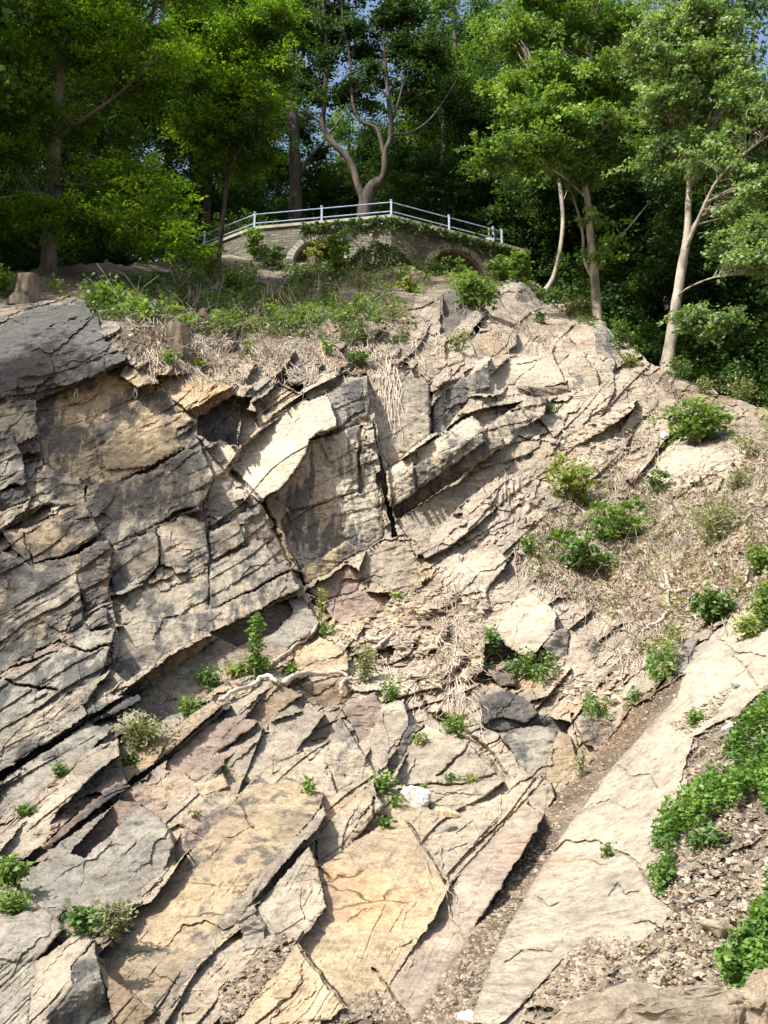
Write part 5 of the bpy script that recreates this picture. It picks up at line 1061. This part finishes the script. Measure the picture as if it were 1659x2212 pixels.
SH = [
 (3, 1310, 930, 330, 260, 'S', 2000, .11, 'dense round bright green bush on the right shoulder of the cliff', 14, 1),
 (3, 660, 1240, 300, 290, 'S', 900, .11, 'ash seedling bush with feathery leaves, upper of the two on the dry slope', 9, 1),
 (3, 890, 1440, 340, 260, 'S', 1000, .11, 'spreading ash bush just below and right of the upper ash bush', 10, 1),
 (3, 740, 1590, 320, 190, 'D', 900, .11, 'dark low bush hanging over the yellow rock on the dry slope', 8, 1),
 (3, 600, 1440, 140, 90, 'S', 300, .09, 'small light green seedling left of the spreading ash bush', 5, 1),
 (3, 1095, 1190, 130, 150, 'D', 260, .10, 'thin lone seedling in front of the pale rock below the round bush', 4, 1),
 (3, 1380, 1450, 330, 260, 'O', 1300, .06, 'loose grey-green bramble bush on the right dry slope', 16, 0),
 (3, 1380, 1850, 190, 170, 'D', 1100, .085, 'dense dark bush at the top corner of the pale slab', 9, 0),
 (3, 440, 1500, 90, 130, 'S', 260, .06, 'yellow-green wispy plant on the left edge of the dry slope', 6, 0),
 (3, 545, 795, 110, 60, 'D', 160, .08, 'small dark plant in a crack of the bright strata', 5, 0),
 (3, 500, 335, 90, 80, 'S', 200, .11, 'small pale green plant on the rocks right of the big seedling bush', 5, 0),
 (2, 1290, 260, 250, 240, 'S', 1700, .15, 'large bright green seedling bush in front of the right arch', 12, 1),
 (2, 1220, 120, 90, 130, 'S', 260, .14, 'upright seedling at the left foot of the right arch', 3, 1),
 (2, 945, 175, 130, 100, 'S', 420, .14, 'small bright bush on the dark rock below the wall', 7, 1),
 (2, 690, 560, 150, 120, 'D', 260, .11, 'few dark green leaves in the rubble above the dark wall', 6, 1),
 (2, 400, 330, 110, 70, 'S', 190, .14, 'small vivid green plant on the dry slope above the cliff', 4, 1),
 (2, 600, 100, 120, 330, 'S', 900, .17, 'tall pale green seedling in front of the left arch', 5, 1),
 (2, 470, 40, 120, 130, 'S', 420, .16, 'bright seedling cluster left of the red-brown stump', 5, 1),
 (2, 545, 500, 60, 130, 'S', 130, .08, 'thin green plant among the dry roots of the slope', 3, 0),
 (2, 130, 500, 60, 100, 'S', 130, .08, 'thin green plant right of the big stump', 3, 0),
 (2, 170, 20, 110, 260, 'S', 560, .17, 'tall seedling in front of the left part of the wall', 3, 1),
 (2, -40, 110, 220, 150, 'S', 600, .15, 'low light green plants in the ivy left of the tall seedlings', 8, 1),
 (2, 60, 190, 180, 120, 'S', 420, .15, 'low light green plants above the small low stump', 7, 1),
 (2, -100, 60, 130, 170, 'S', 420, .16, 'pale seedling near the left end of the stone wall', 4, 1),
 (2, 260, 60, 150, 160, 'D', 420, .16, 'dark green seedling under the left part of the wall', 5, 1),
 (2, 1080, 90, 200, 110, 'D', 520, .14, 'dark low bush under the wall between the arches', 8, 1),
 (2, 1400, 100, 170, 150, 'S', 520, .15, 'pale green bush at the foot of the right wall end', 6, 1),
 (2, 700, 150, 220, 90, 'O', 520, .10, 'grey-green brambles below the ivy clump', 9, 0),
 (2, 560, 230, 260, 90, 'O', 620, .09, 'sprawling grey-green brambles in the middle of the upper slope', 10, 0),
 (2, 880, 330, 200, 110, 'O', 520, .08, 'grey-green brambles hanging over the top of the tan face', 9, 0),
 (2, 1200, 480, 170, 150, 'O', 480, .07, 'yellowish thin bush on the edge right of the hanging roots', 8, 0),
 (1, 1380, 250, 260, 90, 'O', 560, .09, 'grey-green brambles on the slope above the big stump', 9, 0),
 (1, 1280, 380, 200, 60, 'O', 300, .07, 'low brambles on the dry slope right of the big stump', 7, 0),
 (1, 860, 300, 110, 60, 'S', 190, .12, 'small yellow-green plant above the big stump', 5, 1),
 (1, 520, 260, 260, 150, 'S', 700, .11, 'leafy weeds behind the mossy top of the dark block', 10, 0),
 (1, 20, 200, 160, 150, 'S', 420, .12, 'leafy weeds beside the grey stump at the left edge', 8, 0),
 (1, 850, 545, 110, 100, 'S', 210, .07, 'small weed at the foot of the big stump', 6, 0),
 (1, 1000, 555, 60, 50, 'S', 80, .08, 'tiny weed right of the big stump on the brown soil', 4, 0),
 (3, 570, 230, 150, 110, 'S', 420, .15, 'bright green plant on the crest right of the wall', 6, 1),
 (3, 700, 300, 190, 110, 'O', 700, .12, 'grey-green undergrowth at the foot of the maple', 9, 0),
 (3, 420, 60, 130, 210, 'S', 650, .19, 'seedling standing at the right end of the wall', 5, 1),
 (3, 910, 460, 130, 180, 'D', 460, .11, 'green bush on the crest between the maple and the pale trunk', 7, 0),
 (3, 960, 560, 160, 90, 'O', 420, .09, 'low grey-green plants on the crest below the maple', 8, 0),
 (3, 1210, 620, 150, 130, 'D', 340, .09, 'sparse dark weeds at the foot of the pale trunk', 6, 0),
 (3, 1330, 690, 110, 90, 'O', 260, .08, 'pale weeds on the crest right of the pale trunk', 6, 0),
 (3, 1500, 720, 220, 110, 'O', 520, .07, 'sprawling thin weeds on the crest behind the round bush', 9, 0),
 (3, 1560, 1020, 170, 130, 'O', 420, .06, 'wispy plants right of the round bush', 9, 0),
 (3, 1480, 1180, 160, 140, 'O', 420, .06, 'wispy plants beside the striped rock at the right edge', 9, 0),
 (3, 1620, 1610, 130, 180, 'S', 520, .07, 'light green weeds at the right edge above the slab', 8, 0),
 (6, 1560, 250, 140, 120, 'S', 420, .06, 'light green plants on top of the pale slab', 8, 0),
 (6, 1640, 200, 120, 260, 'S', 700, .06, 'bramble shoots at the right edge above the pale slab', 9, 0),
 (6, 1295, 690, 100, 60, 'S', 180, .05, 'small green plant on the debris above the pale slab', 6, 0),
 (6, 845, 1360, 80, 60, 'D', 170, .03, 'small tuft on the crack of the pale slab', 8, 0),
 (6, 1030, 1880, 50, 50, 'O', 100, .025, 'tiny tuft in the debris right of the dirt patch', 6, 0),
 (6, 1350, 1310, 150, 100, 'D', 340, .05, 'dark sprig below the upper brambles', 6, 0),
 (6, 75, 740, 120, 110, 'S', 520, .045, 'compact green bush between the dark rock and the tan slab', 8, 0),
 (6, 990, 600, 110, 100, 'D', 300, .045, 'dark green plant in the hollow left of the pale slab', 7, 0),
 (6, 710, 960, 60, 130, 'O', 170, .035, 'thin green tuft at the foot of the grey rock', 6, 0),
 (4, 700, 800, 240, 140, 'O', 1000, .05, 'olive green bush with small leaves sitting on the tan ridge', 12, 0),
 (4, 655, 880, 110, 110, 'S', 260, .05, 'green shoots hanging below the olive bush', 5, 0, 1.0),
 (4, 1285, 460, 130, 330, 'S', 420, .07, 'tall single-stemmed weed at the foot of the cliff', 1, 0),
 (4, 1215, 450, 110, 80, 'S', 180, .10, 'leafy plant left of the tall weed', 5, 0),
 (4, 1310, 455, 110, 130, 'S', 260, .07, 'bushy growth at the base of the tall weed', 6, 0),
 (4, 1480, 470, 70, 110, 'S', 180, .07, 'upright green weed between the two crooked roots', 4, 0),
 (4, 960, 640, 160, 90, 'S', 420, .05, 'green weeds under the left crooked root', 9, 0),
 (4, 1060, 500, 160, 90, 'D', 300, .06, 'dark green weeds in the corner of the cliff foot', 9, 0),
 (4, 300, 950, 80, 60, 'S', 130, .05, 'small weed in the crevice of the left rock', 5, 0),
 (4, 1133, 940, 50, 36, 'S', 60, .04, 'tiny weed between the purple blocks', 4, 0),
 (4, 1560, 1040, 60, 80, 'S', 130, .045, 'small upright weed on the grey slab', 4, 0),
 (4, 990, 1160, 50, 40, 'O', 60, .035, 'tiny tuft on the purple panel', 4, 0),
 (4, 60, 1500, 130, 150, 'S', 420, .05, 'green weeds at the left edge, upper clump', 8, 0),
 (4, 50, 1640, 170, 90, 'S', 520, .04, 'grassy green clump at the left edge, lower one', 10, 0),
 (4, 420, 1740, 140, 130, 'D', 420, .045, 'nettle-like plant behind the pale front block', 7, 0),
 (4, 570, 1740, 190, 130, 'O', 520, .04, 'grey-green weeds at the edge of the yellow slab', 9, 0),
 (4, 130, 1150, 90, 50, 'D', 160, .05, 'dark weeds in the crevice at the left edge', 6, 0),
 (5, 740, 480, 170, 220, 'O', 620, .05, 'thin weeds tumbling over the roots in the middle', 9, 0),
 (5, 860, 560, 130, 100, 'S', 300, .05, 'green weeds below the tumbling weeds', 7, 0),
 (5, 1012, 790, 60, 60, 'S', 160, .045, 'small plant right of the pink spike of rock', 5, 0),
 (5, 820, 1030, 130, 100, 'S', 460, .045, 'fresh leafy plant left of the white block', 7, 0),
 (5, 885, 1110, 70, 60, 'S', 130, .04, 'small leaves beside the white block', 5, 0),
 (5, 830, 1210, 70, 50, 'S', 110, .045, 'small leafy sprig above the ochre slab', 4, 0),
 (5, 1275, 985, 70, 40, 'S', 90, .045, 'small sprig on the greenish tan rock, right one', 4, 0),
 (5, 1180, 970, 60, 30, 'D', 80, .04, 'small sprig on the greenish tan rock, left one', 4, 0),
 (5, 1015, 1020, 60, 30, 'S', 80, .04, 'tiny leaves above the white block', 4, 0),
 (5, 530, 240, 70, 50, 'S', 80, .07, 'yellow-green leaves on the orange earth at the fault', 4, 0),
 (5, 510, 190, 40, 190, 'S', 130, .07, 'slender weed standing at the foot of the fault', 1, 0),
 (5, 900, 60, 60, 40, 'S', 70, .07, 'small leaves at the top of the orange earth', 4, 0),
 (5, 1310, 440, 80, 100, 'S', 240, .05, 'bright green leaves at the left of the shaded hollow', 6, 0)]
MM = {'Y': M_YEL, 'S': M_SHRUB, 'D': M_DSHRUB, 'O': M_OLIVE}
for i, t in enumerate(SH):
    k, x, y, w_, h_, mt, n, ls, lab, st, fr = t[:11]
    if mt == 'S' and i % 4 == 1: mt = 'Y'
    if mt == 'S' and i % 7 == 3: mt = 'D'
    nm = 'shrub' if n >= 600 else 'weed'
    shrub(lab, k, x, y, w_, h_, MM[mt], n, ls, 100 + i, nm, 'shrub' if n >= 600 else 'plant', st, bool(fr), t[11] if len(t) > 11 else 0)
# ivy over the stump in front of the wall, a thing of its own
def cover(name, label, cat, kind, polys, n, ls, mat, seed, thick=.08, clump=0.0, up=.9, thr=-9, wid=.4, freq=40., group=None):
    g = np.random.default_rng(seed); C = []; T = []
    for k, poly, share in polys:
        P = np.array(cv(k, poly)); lo = P.min(0); hi = P.max(0); m = int(n * share * 3)
        u = g.uniform(lo[0], hi[0], m); v = g.uniform(lo[1], hi[1], m)
        ok = inpoly(u, v, P); nz = fbm(u / freq, v / freq, u * 0 + seed, 3)
        ok &= nz > thr + g.normal(0, .08, m); u, v, nz = u[ok], v[ok], nz[ok]
        u, v, nz = u[:int(n * share)], v[:int(n * share)], nz[:int(n * share)]
        for a, b, c in zip(u, v, nz):
            q = surf(a, b); d = q - Vector(CAM); d.normalize()
            q = q - d * thick * (.2 + g.uniform(0, 1) + clump * max(0, c + .3)) + Vector((0, 0, thick * g.uniform(0, 1) * (1 + clump * max(0, c + .2) * 2)))
            C.append(q); T.append(.45 + c * .9)
    o = leaf_mesh(name, np.array([c[:] for c in C]), ls, mat, None, up=up, seed=seed, tint=np.clip(np.array(T), 0, 1), wid=wid)
    tag(o, label, cat, group, kind); return o
TOP = [(0, [(250,690),(430,660),(600,690),(760,650),(880,690),(880,740),(760,740),(600,730),(430,720)], .22), (0, [(180,650),(260,610),(430,580),(560,570),(640,562),(780,575),(790,620),(700,660),(560,690),(430,690),(330,700),(210,690)], .62), (0, [(640,562),(800,560),(800,640),(900,660),(900,710),(820,720),(700,690),(640,640)], .18), (0, [(880,560),(1110,595),(1080,640),(980,600),(900,600)], .1), (0, [(1120,600),(1200,640),(1290,690),(1280,710),(1180,660)], .1)]
cover('ivy', 'green ivy and weeds carpeting the slope below the wall', 'ivy', 'stuff', TOP, 21000, .11, M_IVY, 3, .10, 1.4, thr=-.08)
cover('weeds', 'light green low weeds scattered over the slope below the wall', 'weeds', 'stuff', [(0, [(0,600),(200,640),(430,570),(780,565),(1100,600),(1060,640),(900,640),(880,700),(700,700),(520,720),(300,700),(150,640)], 1.0)], 11000, .11, M_SHRUB, 4, .12, 2.2, thr=.12, freq=22.)
cover('sparse_weeds', 'thin weeds scattered among the dry roots on the right slope', 'weeds', 'stuff', [(3, [(400,1450),(640,1200),(1050,1150),(1658,1000),(1800,1650),(1280,1840),(800,1830),(480,1660)], .6), (3, [(1200,700),(1658,780),(1750,1000),(1450,950)], .25), (6, [(1180,480),(1240,200),(1060,200),(940,420)], .15)], 3400, .07, M_OLIVE, 5, .08, 1.5, thr=.03, freq=30.)
cover('trailing_ivy', 'dark ivy trailing over the shaded hollow under the pale block', 'ivy', 'stuff', [(6, [(230,230),(280,260),(330,380),(450,400),(560,340),(600,420),(520,500),(440,470),(260,420),(220,330)], .7), (6, [(720,620),(860,640),(840,680),(730,670)], .1), (6, [(1040,430),(1150,350),(1200,420),(1080,500)], .2)], 3600, .05, M_DSHRUB, 6, .12, 1.0, thr=-.05, freq=22.)
BR1 = [(6, [(1080,1240),(1180,1130),(1300,1080),(1380,830),(1560,640),(1658,560),(1900,450),(1900,1280),(1658,1180),(1600,1010),(1450,1130),(1330,1200),(1200,1260),(1160,1480),(1130,1570),(1080,1550),(1040,1430)], 1.0)]
BR2 = [(6, [(1400,1990),(1440,1900),(1560,1750),(1600,1560),(1658,1480),(1900,1350),(1900,2060),(1640,2050),(1500,2030)], 1.0)]
cover('bramble_patch', 'lush bramble mat spilling down the right edge over the pale slab', 'brambles', 'stuff', BR1, 11000, .044, M_BRAM, 7, .10, 1.2, thr=-.28, freq=60., wid=.42)
cover('bramble_patch', 'lower bramble mat in the bottom right corner', 'brambles', 'stuff', BR2, 6000, .040, M_BRAM, 8, .09, 1.2, thr=-.26, freq=50., wid=.42)
cover('leaf_litter', 'brown dead leaves lying among the dry roots and soil of the slopes', 'dead leaves', 'stuff', [(3, [(400,1450),(640,1200),(1050,1150),(1658,1000),(1800,1650),(1280,1840),(800,1830),(480,1660)], .38), (0, [(200,640),(430,600),(780,600),(900,660),(880,720),(700,780),(520,815),(420,790),(270,720)], .3)], 11000, .06, M_DRY, 15, .05, 1.0, thr=-.06, freq=24.)
cover('leaf_litter', 'small dry leaves caught in the lower right debris and the gully', 'dead leaves', 'stuff', [(6, [(430,2100),(760,1790),(1080,1760),(1190,1640),(1080,1560),(1170,1320),(1260,950),(1400,800),(1658,1300),(1658,2100)], .7), (6, [(600,1080),(1150,560),(1240,430),(960,600),(700,940)], .3)], 5000, .026, M_DRY, 16, .025, 1.0, thr=-.02, freq=24.)
# ivy on the wall and the ivy-clad stump
def wall_ivy():
    g = np.random.default_rng(9); C = []; T = []
    for A, B, n, lo, hi in ((PA, PB, 900, .35, 1.0), (PB, PC, 1300, 0, 1.0), (PC, PD, 200, 0, 1)):
        d = B - A; nrm = Vector((d.y, -d.x, 0)).normalized()
        for _ in range(n):
            t = g.uniform(lo, hi); dep = abs(g.normal(0, .24)) + .05 * math.sin(t * 40); dep = dep if g.uniform() < .9 else g.uniform(0, 2.4)
            if 0.28 < t < .82 and A is PB and dep > 1.0: continue
            p = A + d * t + nrm * g.uniform(.05, .28 - .06 * min(dep, 3)) + Vector((0, 0, H - .02 - dep)); C.append(p[:]); T.append(.3 + .4 * g.uniform())
    o = leaf_mesh('wall_ivy', np.array(C), .15, M_IVY, None, up=.3, seed=9, tint=np.array(T), wid=.45); tag(o, 'strip of ivy creeping along the top of the stone wall', 'ivy', None, 'stuff')
wall_ivy()
p = sp(2, 800, 75, .3); g = np.random.default_rng(77)
d = g.normal(size=(2200, 3)); d /= np.linalg.norm(d, axis=1)[:, None]; d = d * np.array([1.5, .8, .75]) * (g.uniform(.55, 1, 2200) ** .4)[:, None]; d[:, 2] -= .25 * np.abs(d[:, 0])
e = empty('ivy_clump', p); tag(e, 'dense ivy clump smothering the torn stump in front of the wall', 'ivy')
leaf_mesh('foliage', d + np.array([0, 0, .55]), .14, M_IVY, e, up=.6, seed=78, wid=.45)
m_ = MB(); m_.tube([(0, 0, -.3), (.1, 0, .4), (.3, 0, .8)], [.1, .08, .04], 6); m_.tube([(0, 0, 0), (-.5, 0, .5), (-.9, -.1, .7)], [.07, .05, .02], 6); m_.build('stem', M_TWIG, e)

# ------------------------------------------------------------------ dry twigs and roots matted over the loose slopes
def tubes_np(name, P, rad, mat, label, cat, kind='stuff'):
    """P (n,k,3) polylines -> three-sided tubes in one mesh"""
    n, k, _ = P.shape
    t = np.gradient(P, axis=1); t /= np.linalg.norm(t, axis=2)[..., None] + 1e-9
    a = np.cross(t, np.array([.3, -.8, .5])); a /= np.linalg.norm(a, axis=2)[..., None] + 1e-9; b = np.cross(t, a)
    tp = np.linspace(1, .45, k)[None, :, None] * np.asarray(rad).reshape(-1, 1, 1)
    V = np.stack([P + (a * math.cos(x) + b * math.sin(x)) * tp for x in (0, 2.094, 4.189)], 2)
    idx = np.arange(n * k * 3).reshape(n, k, 3); F = []
    for s in range(3):
        F.append(np.stack([idx[:, :-1, s], idx[:, :-1, (s + 1) % 3], idx[:, 1:, (s + 1) % 3], idx[:, 1:, s]], -1).reshape(-1, 4))
    o = link_mesh(name, np_mesh(name, V.reshape(-1, 3), np.concatenate(F)), mat); tag(o, label, cat, None, kind); return o
def twig_mat(polys, n, seed, L=(.25, .9), r=(.005, .011), lift=.05, drop=.35, thr=-9):
    g = np.random.default_rng(seed); out = []; rad = []
    for k, poly, share in polys:
        P = np.array(cv(k, poly)); lo = P.min(0); hi = P.max(0); c = 0; tr = 0
        while c < n * share and tr < n * 20:
            tr += 1
            u = g.uniform(lo[0], hi[0]); v = g.uniform(lo[1], hi[1])
            if not inpoly(np.array([u]), np.array([v]), P)[0]: continue
            if thr > -5 and float(fbm(np.array([u / 35.]), np.array([v / 35.]), np.array([seed * 1.]), 2)[0]) < thr: continue
            c += 1
            p0 = surf(u, v, lift * g.uniform(.2, 1.5)); mm = p0.y / FP
            ln = g.uniform(*L) / mm; an = g.uniform(0, 6.28) if g.uniform() > .45 else g.normal(1.3, .5)
            pts = []; cu = g.normal(0, .5)
            for i in range(5):
                q = surf(u + ln * i / 4 * math.cos(an + cu * i / 4), v + ln * i / 4 * math.sin(an + cu * i / 4), 0)
                if abs(q.y - p0.y) > 1.2: q = Vector((q.x * p0.y / q.y, p0.y, CAM[2] + (q.z - CAM[2]) * p0.y / q.y))
                dv = (q - Vector(CAM)).normalized()
                pts.append((q - dv * lift * (.3 + 1.6 * math.sin(i / 4 * 3.14) * g.uniform(.2, 1)) + Vector(g.normal(0, .02, 3)))[:])
            out.append(pts); rad.append(g.uniform(*r))
    return np.array(out), np.array(rad)
P_, r_ = twig_mat([(3, [(400,1450),(640,1230),(820,1150),(1050,1150),(1300,1180),(1658,1250),(1800,1350),(1800,1650),(1500,1780),(1280,1840),(1130,1900),(800,1830),(700,1750),(480,1660),(330,1560)], .62), (3, [(880,1000),(1000,900),(1150,1000),(960,1130),(860,1100)], .06), (3, [(1050,620),(1250,640),(1200,760),(1020,720)], .08), (3, [(1450,900),(1658,880),(1800,1000),(1658,1200),(1500,1100)], .08), (5, [(1000,150),(1350,100),(1350,250),(1160,330)], .06), (5, [(1160,330),(1240,330),(1230,560),(1150,560)], .04), (6, [(850,330),(1250,180),(1180,260),(960,420)], .06)], 2600, 11, thr=-.02)
tubes_np('dry_twigs', P_, r_, M_TWIG, 'tangle of dry twigs and roots matted over the right slope', 'twigs')
P_, r_ = twig_mat([(0, [(230,650),(430,590),(780,580),(1000,600),(900,650),(700,690),(430,700),(270,690)], 1.0)], 700, 14, (.4, 1.3), (.007, .014), .16)
tubes_np('dead_stems', P_, r_, M_TWIG, 'dead stems and brambles tangled through the greenery below the wall', 'twigs')
P_, r_ = twig_mat([(0, [(430,700),(560,690),(700,660),(790,640),(880,650),(960,730),(900,790),(830,810),(700,800),(560,800),(520,820),(440,790),(420,740)], .55), (0, [(560,640),(780,600),(880,650),(700,690),(560,690)], .2), (0, [(280,700),(420,690),(430,790),(520,820),(420,800),(300,760)], .13), (0, [(950,640),(1100,680),(1220,720),(1180,760),(1050,720)], .12)], 2000, 12, (.3, 1.1), (.005, .012), .07, thr=-.1)
tubes_np('dry_roots', P_, r_, M_TWIG, 'pale dead stems and roots strewn over the slope above the cliff', 'twigs')
# hanging roots over the cliff edge
def hanging(polys_starts, seed, L, label, name):
    g = np.random.default_rng(seed); out = []; rad = []
    for k, x, y, x2, y2, n in polys_starts:
        for _ in range(n):
            a = np.array(cp(k, x + g.normal(0, 18), y + g.normal(0, 12))); b = np.array(cp(k, x2 + g.normal(0, 28), y2 + g.normal(0, 60))); s0 = surf(*a, .2); pts = []
            wob = g.normal(0, 10, 9); Yc = s0.y
            for i in range(9):
                t = i / 8; u = a[0] + (b[0] - a[0]) * t ** 1.1 + wob[i] * (0 < i) * .4; v = a[1] + (b[1] - a[1]) * t
                q = surf(u, v, .06); Yc = min(Yc, q.y); yy = q.y if abs(q.y - Yc) < .8 else Yc + .3
                pts.append(((at(u, v, min(yy, q.y)))[:]))
            out.append(pts); rad.append(g.uniform(.007, .013))
    tubes_np(name, np.array(out), np.array(rad), M_ROOT, label, 'roots')
hanging([(2, 850, 520, 860, 880, 12), (2, 900, 520, 905, 780, 8), (2, 800, 560, 820, 700, 4), (2, 980, 420, 1000, 570, 6), (2, 1080, 410, 1130, 520, 7), (2, 1150, 590, 1120, 760, 4), (2, 360, 430, 380, 530, 4), (2, 540, 480, 590, 570, 4), (2, 820, 500, 790, 620, 5)], 21, 1, 'long bare roots hanging over the cliff edge in front of the tan face', 'hanging_roots')
hanging([(5, 1180, 340, 1190, 540, 7), (5, 1230, 380, 1210, 560, 4), (6, 110, 380, 60, 540, 4), (5, 820, 290, 900, 400, 3), (5, 1000, 500, 980, 620, 3)], 22, 1, 'thin dead roots hanging over the pinkish broken blocks', 'hanging_roots')
# ------------------------------------------------------------------ rock flakes and grit
def flakes(name, label, polys, n, seed, size, mat, thr=-9, flat=.35):
    g = np.random.default_rng(seed); C = []
    for k, poly, share in polys:
        P = np.array(cv(k, poly)); lo = P.min(0); hi = P.max(0); m = int(n * share * 4)
        u = g.uniform(lo[0], hi[0], m); v = g.uniform(lo[1], hi[1], m); ok = inpoly(u, v, P)
        if thr > -5: ok &= fbm(u / 30, v / 30, u * 0 + seed, 2) > thr
        u, v = u[ok][:int(n * share)], v[ok][:int(n * share)]
        C += [surf(a, b, .012)[:] for a, b in zip(u, v)]
    C = np.array(C); m = len(C)
    s = size[0] * (size[1] / size[0]) ** (g.uniform(0, 1, m) ** 2.2)
    base = np.array([(1, 0, 0), (.2, 1, 0), (-1, .25, 0), (-.3, -1, 0), (.15, .1, 1), (0, 0, -1)], float)
    V = base[None] * (1 + g.normal(0, .28, (m, 6, 3))); V[:, :, 2] *= flat; V[:, :, 1] *= g.uniform(.4, .9, m)[:, None]
    a = g.uniform(0, 6.28, m); ca, sa = np.cos(a)[:, None], np.sin(a)[:, None]
    X = V[..., 0] * ca - V[..., 1] * sa; Yv = V[..., 0] * sa + V[..., 1] * ca
    tl = g.normal(.45, .3, m)[:, None]; Z = V[..., 2] * np.cos(tl) + Yv * np.sin(tl); Yv = Yv * np.cos(tl) - V[..., 2] * np.sin(tl)
    V = np.stack([X, Yv, Z], -1) * s[:, None, None] * .5 + C[:, None]
    T = np.array([(0, 1, 4), (1, 2, 4), (2, 3, 4), (3, 0, 4), (1, 0, 5), (2, 1, 5), (3, 2, 5), (0, 3, 5)])
    F = (np.arange(m)[:, None, None] * 6 + T[None]).reshape(-1, 3)
    me = np_mesh(name, V.reshape(-1, 3), F); at_ = me.attributes.new('tint', 'FLOAT', 'FACE'); at_.data.foreach_set('value', np.repeat(np.clip(g.normal(.5, .25, m), 0, 1), 8).astype(np.float32))
    o = link_mesh(name, me, mat); tag(o, label, 'gravel', None, 'stuff'); return o
def flake_mat(name, a, b):
    m, n, out = new_mat(name); t = nd(n, 'ShaderNodeAttribute'); t.attribute_name = 'tint'; r = ramp(n, t.outputs['Fac'], [(0, a), (1, b)])
    p = nd(n, 'ShaderNodeBsdfPrincipled'); p.inputs['Roughness'].default_value = .9; n.links.new(r.outputs[0], p.inputs[0]); n.links.new(p.outputs[0], out.inputs[0]); return m
M_FL = flake_mat('rock_flakes', (.09, .068, .046), (.36, .285, .205)); M_FL2 = flake_mat('tan_flakes', (.13, .10, .07), (.42, .35, .265))
flakes('gravel', 'dark grit and flakes filling the gully beside the pale slab', [(6, [(100,2300),(170,2130),(280,1830),(430,1560),(560,1350),(680,1160),(900,880),(1190,560),(1240,430),(1180,480),(960,620),(760,900),(600,1040),(440,1300),(330,1500),(200,1720),(60,1900),(-100,2150),(-150,2300)], .8), (5, [(0,2212),(130,2150),(390,1800),(320,1760),(0,2040)], .12), (5, [(560,2190),(700,2060),(830,2060),(960,2190)], .08), (6, [(430,2130),(560,1970),(700,1800),(760,1770),(830,1850),(850,1950),(790,2080),(700,2090),(650,2170),(560,2120)], .2)], 12000, 31, (.010, .07), M_FL)
flakes('gravel', 'loose flakes and grit spread over the lower right debris', [(6, [(470,2080),(560,1980),(760,1790),(850,1900),(1080,1760),(1190,1640),(1080,1560),(1170,1320),(1260,950),(1300,760),(1500,640),(1658,480),(1800,400),(1800,2200),(470,2140)], .85), (6, [(1150,700),(1280,620),(1500,480),(1400,640),(1250,740)], .15)], 7000, 32, (.008, .12), M_FL2)
flakes('rubble', 'angular rubble strewn over the broken middle of the face', [(5, [(500,250),(760,120),(1000,0),(1350,50),(1350,450),(1000,560),(640,300)], .35), (3, [(400,1450),(640,1230),(1300,1180),(1800,1350),(1800,1650),(1280,1840),(800,1830),(330,1560)], .3), (3, [(560,900),(1100,700),(1200,900),(900,1100),(500,1150)], .2), (0, [(280,700),(430,690),(520,820),(420,800),(300,760)], .05), (6, [(560,480),(900,420),(960,560),(700,640)], .1)], 4200, 33, (.03, .26), M_FL2, flat=.45)
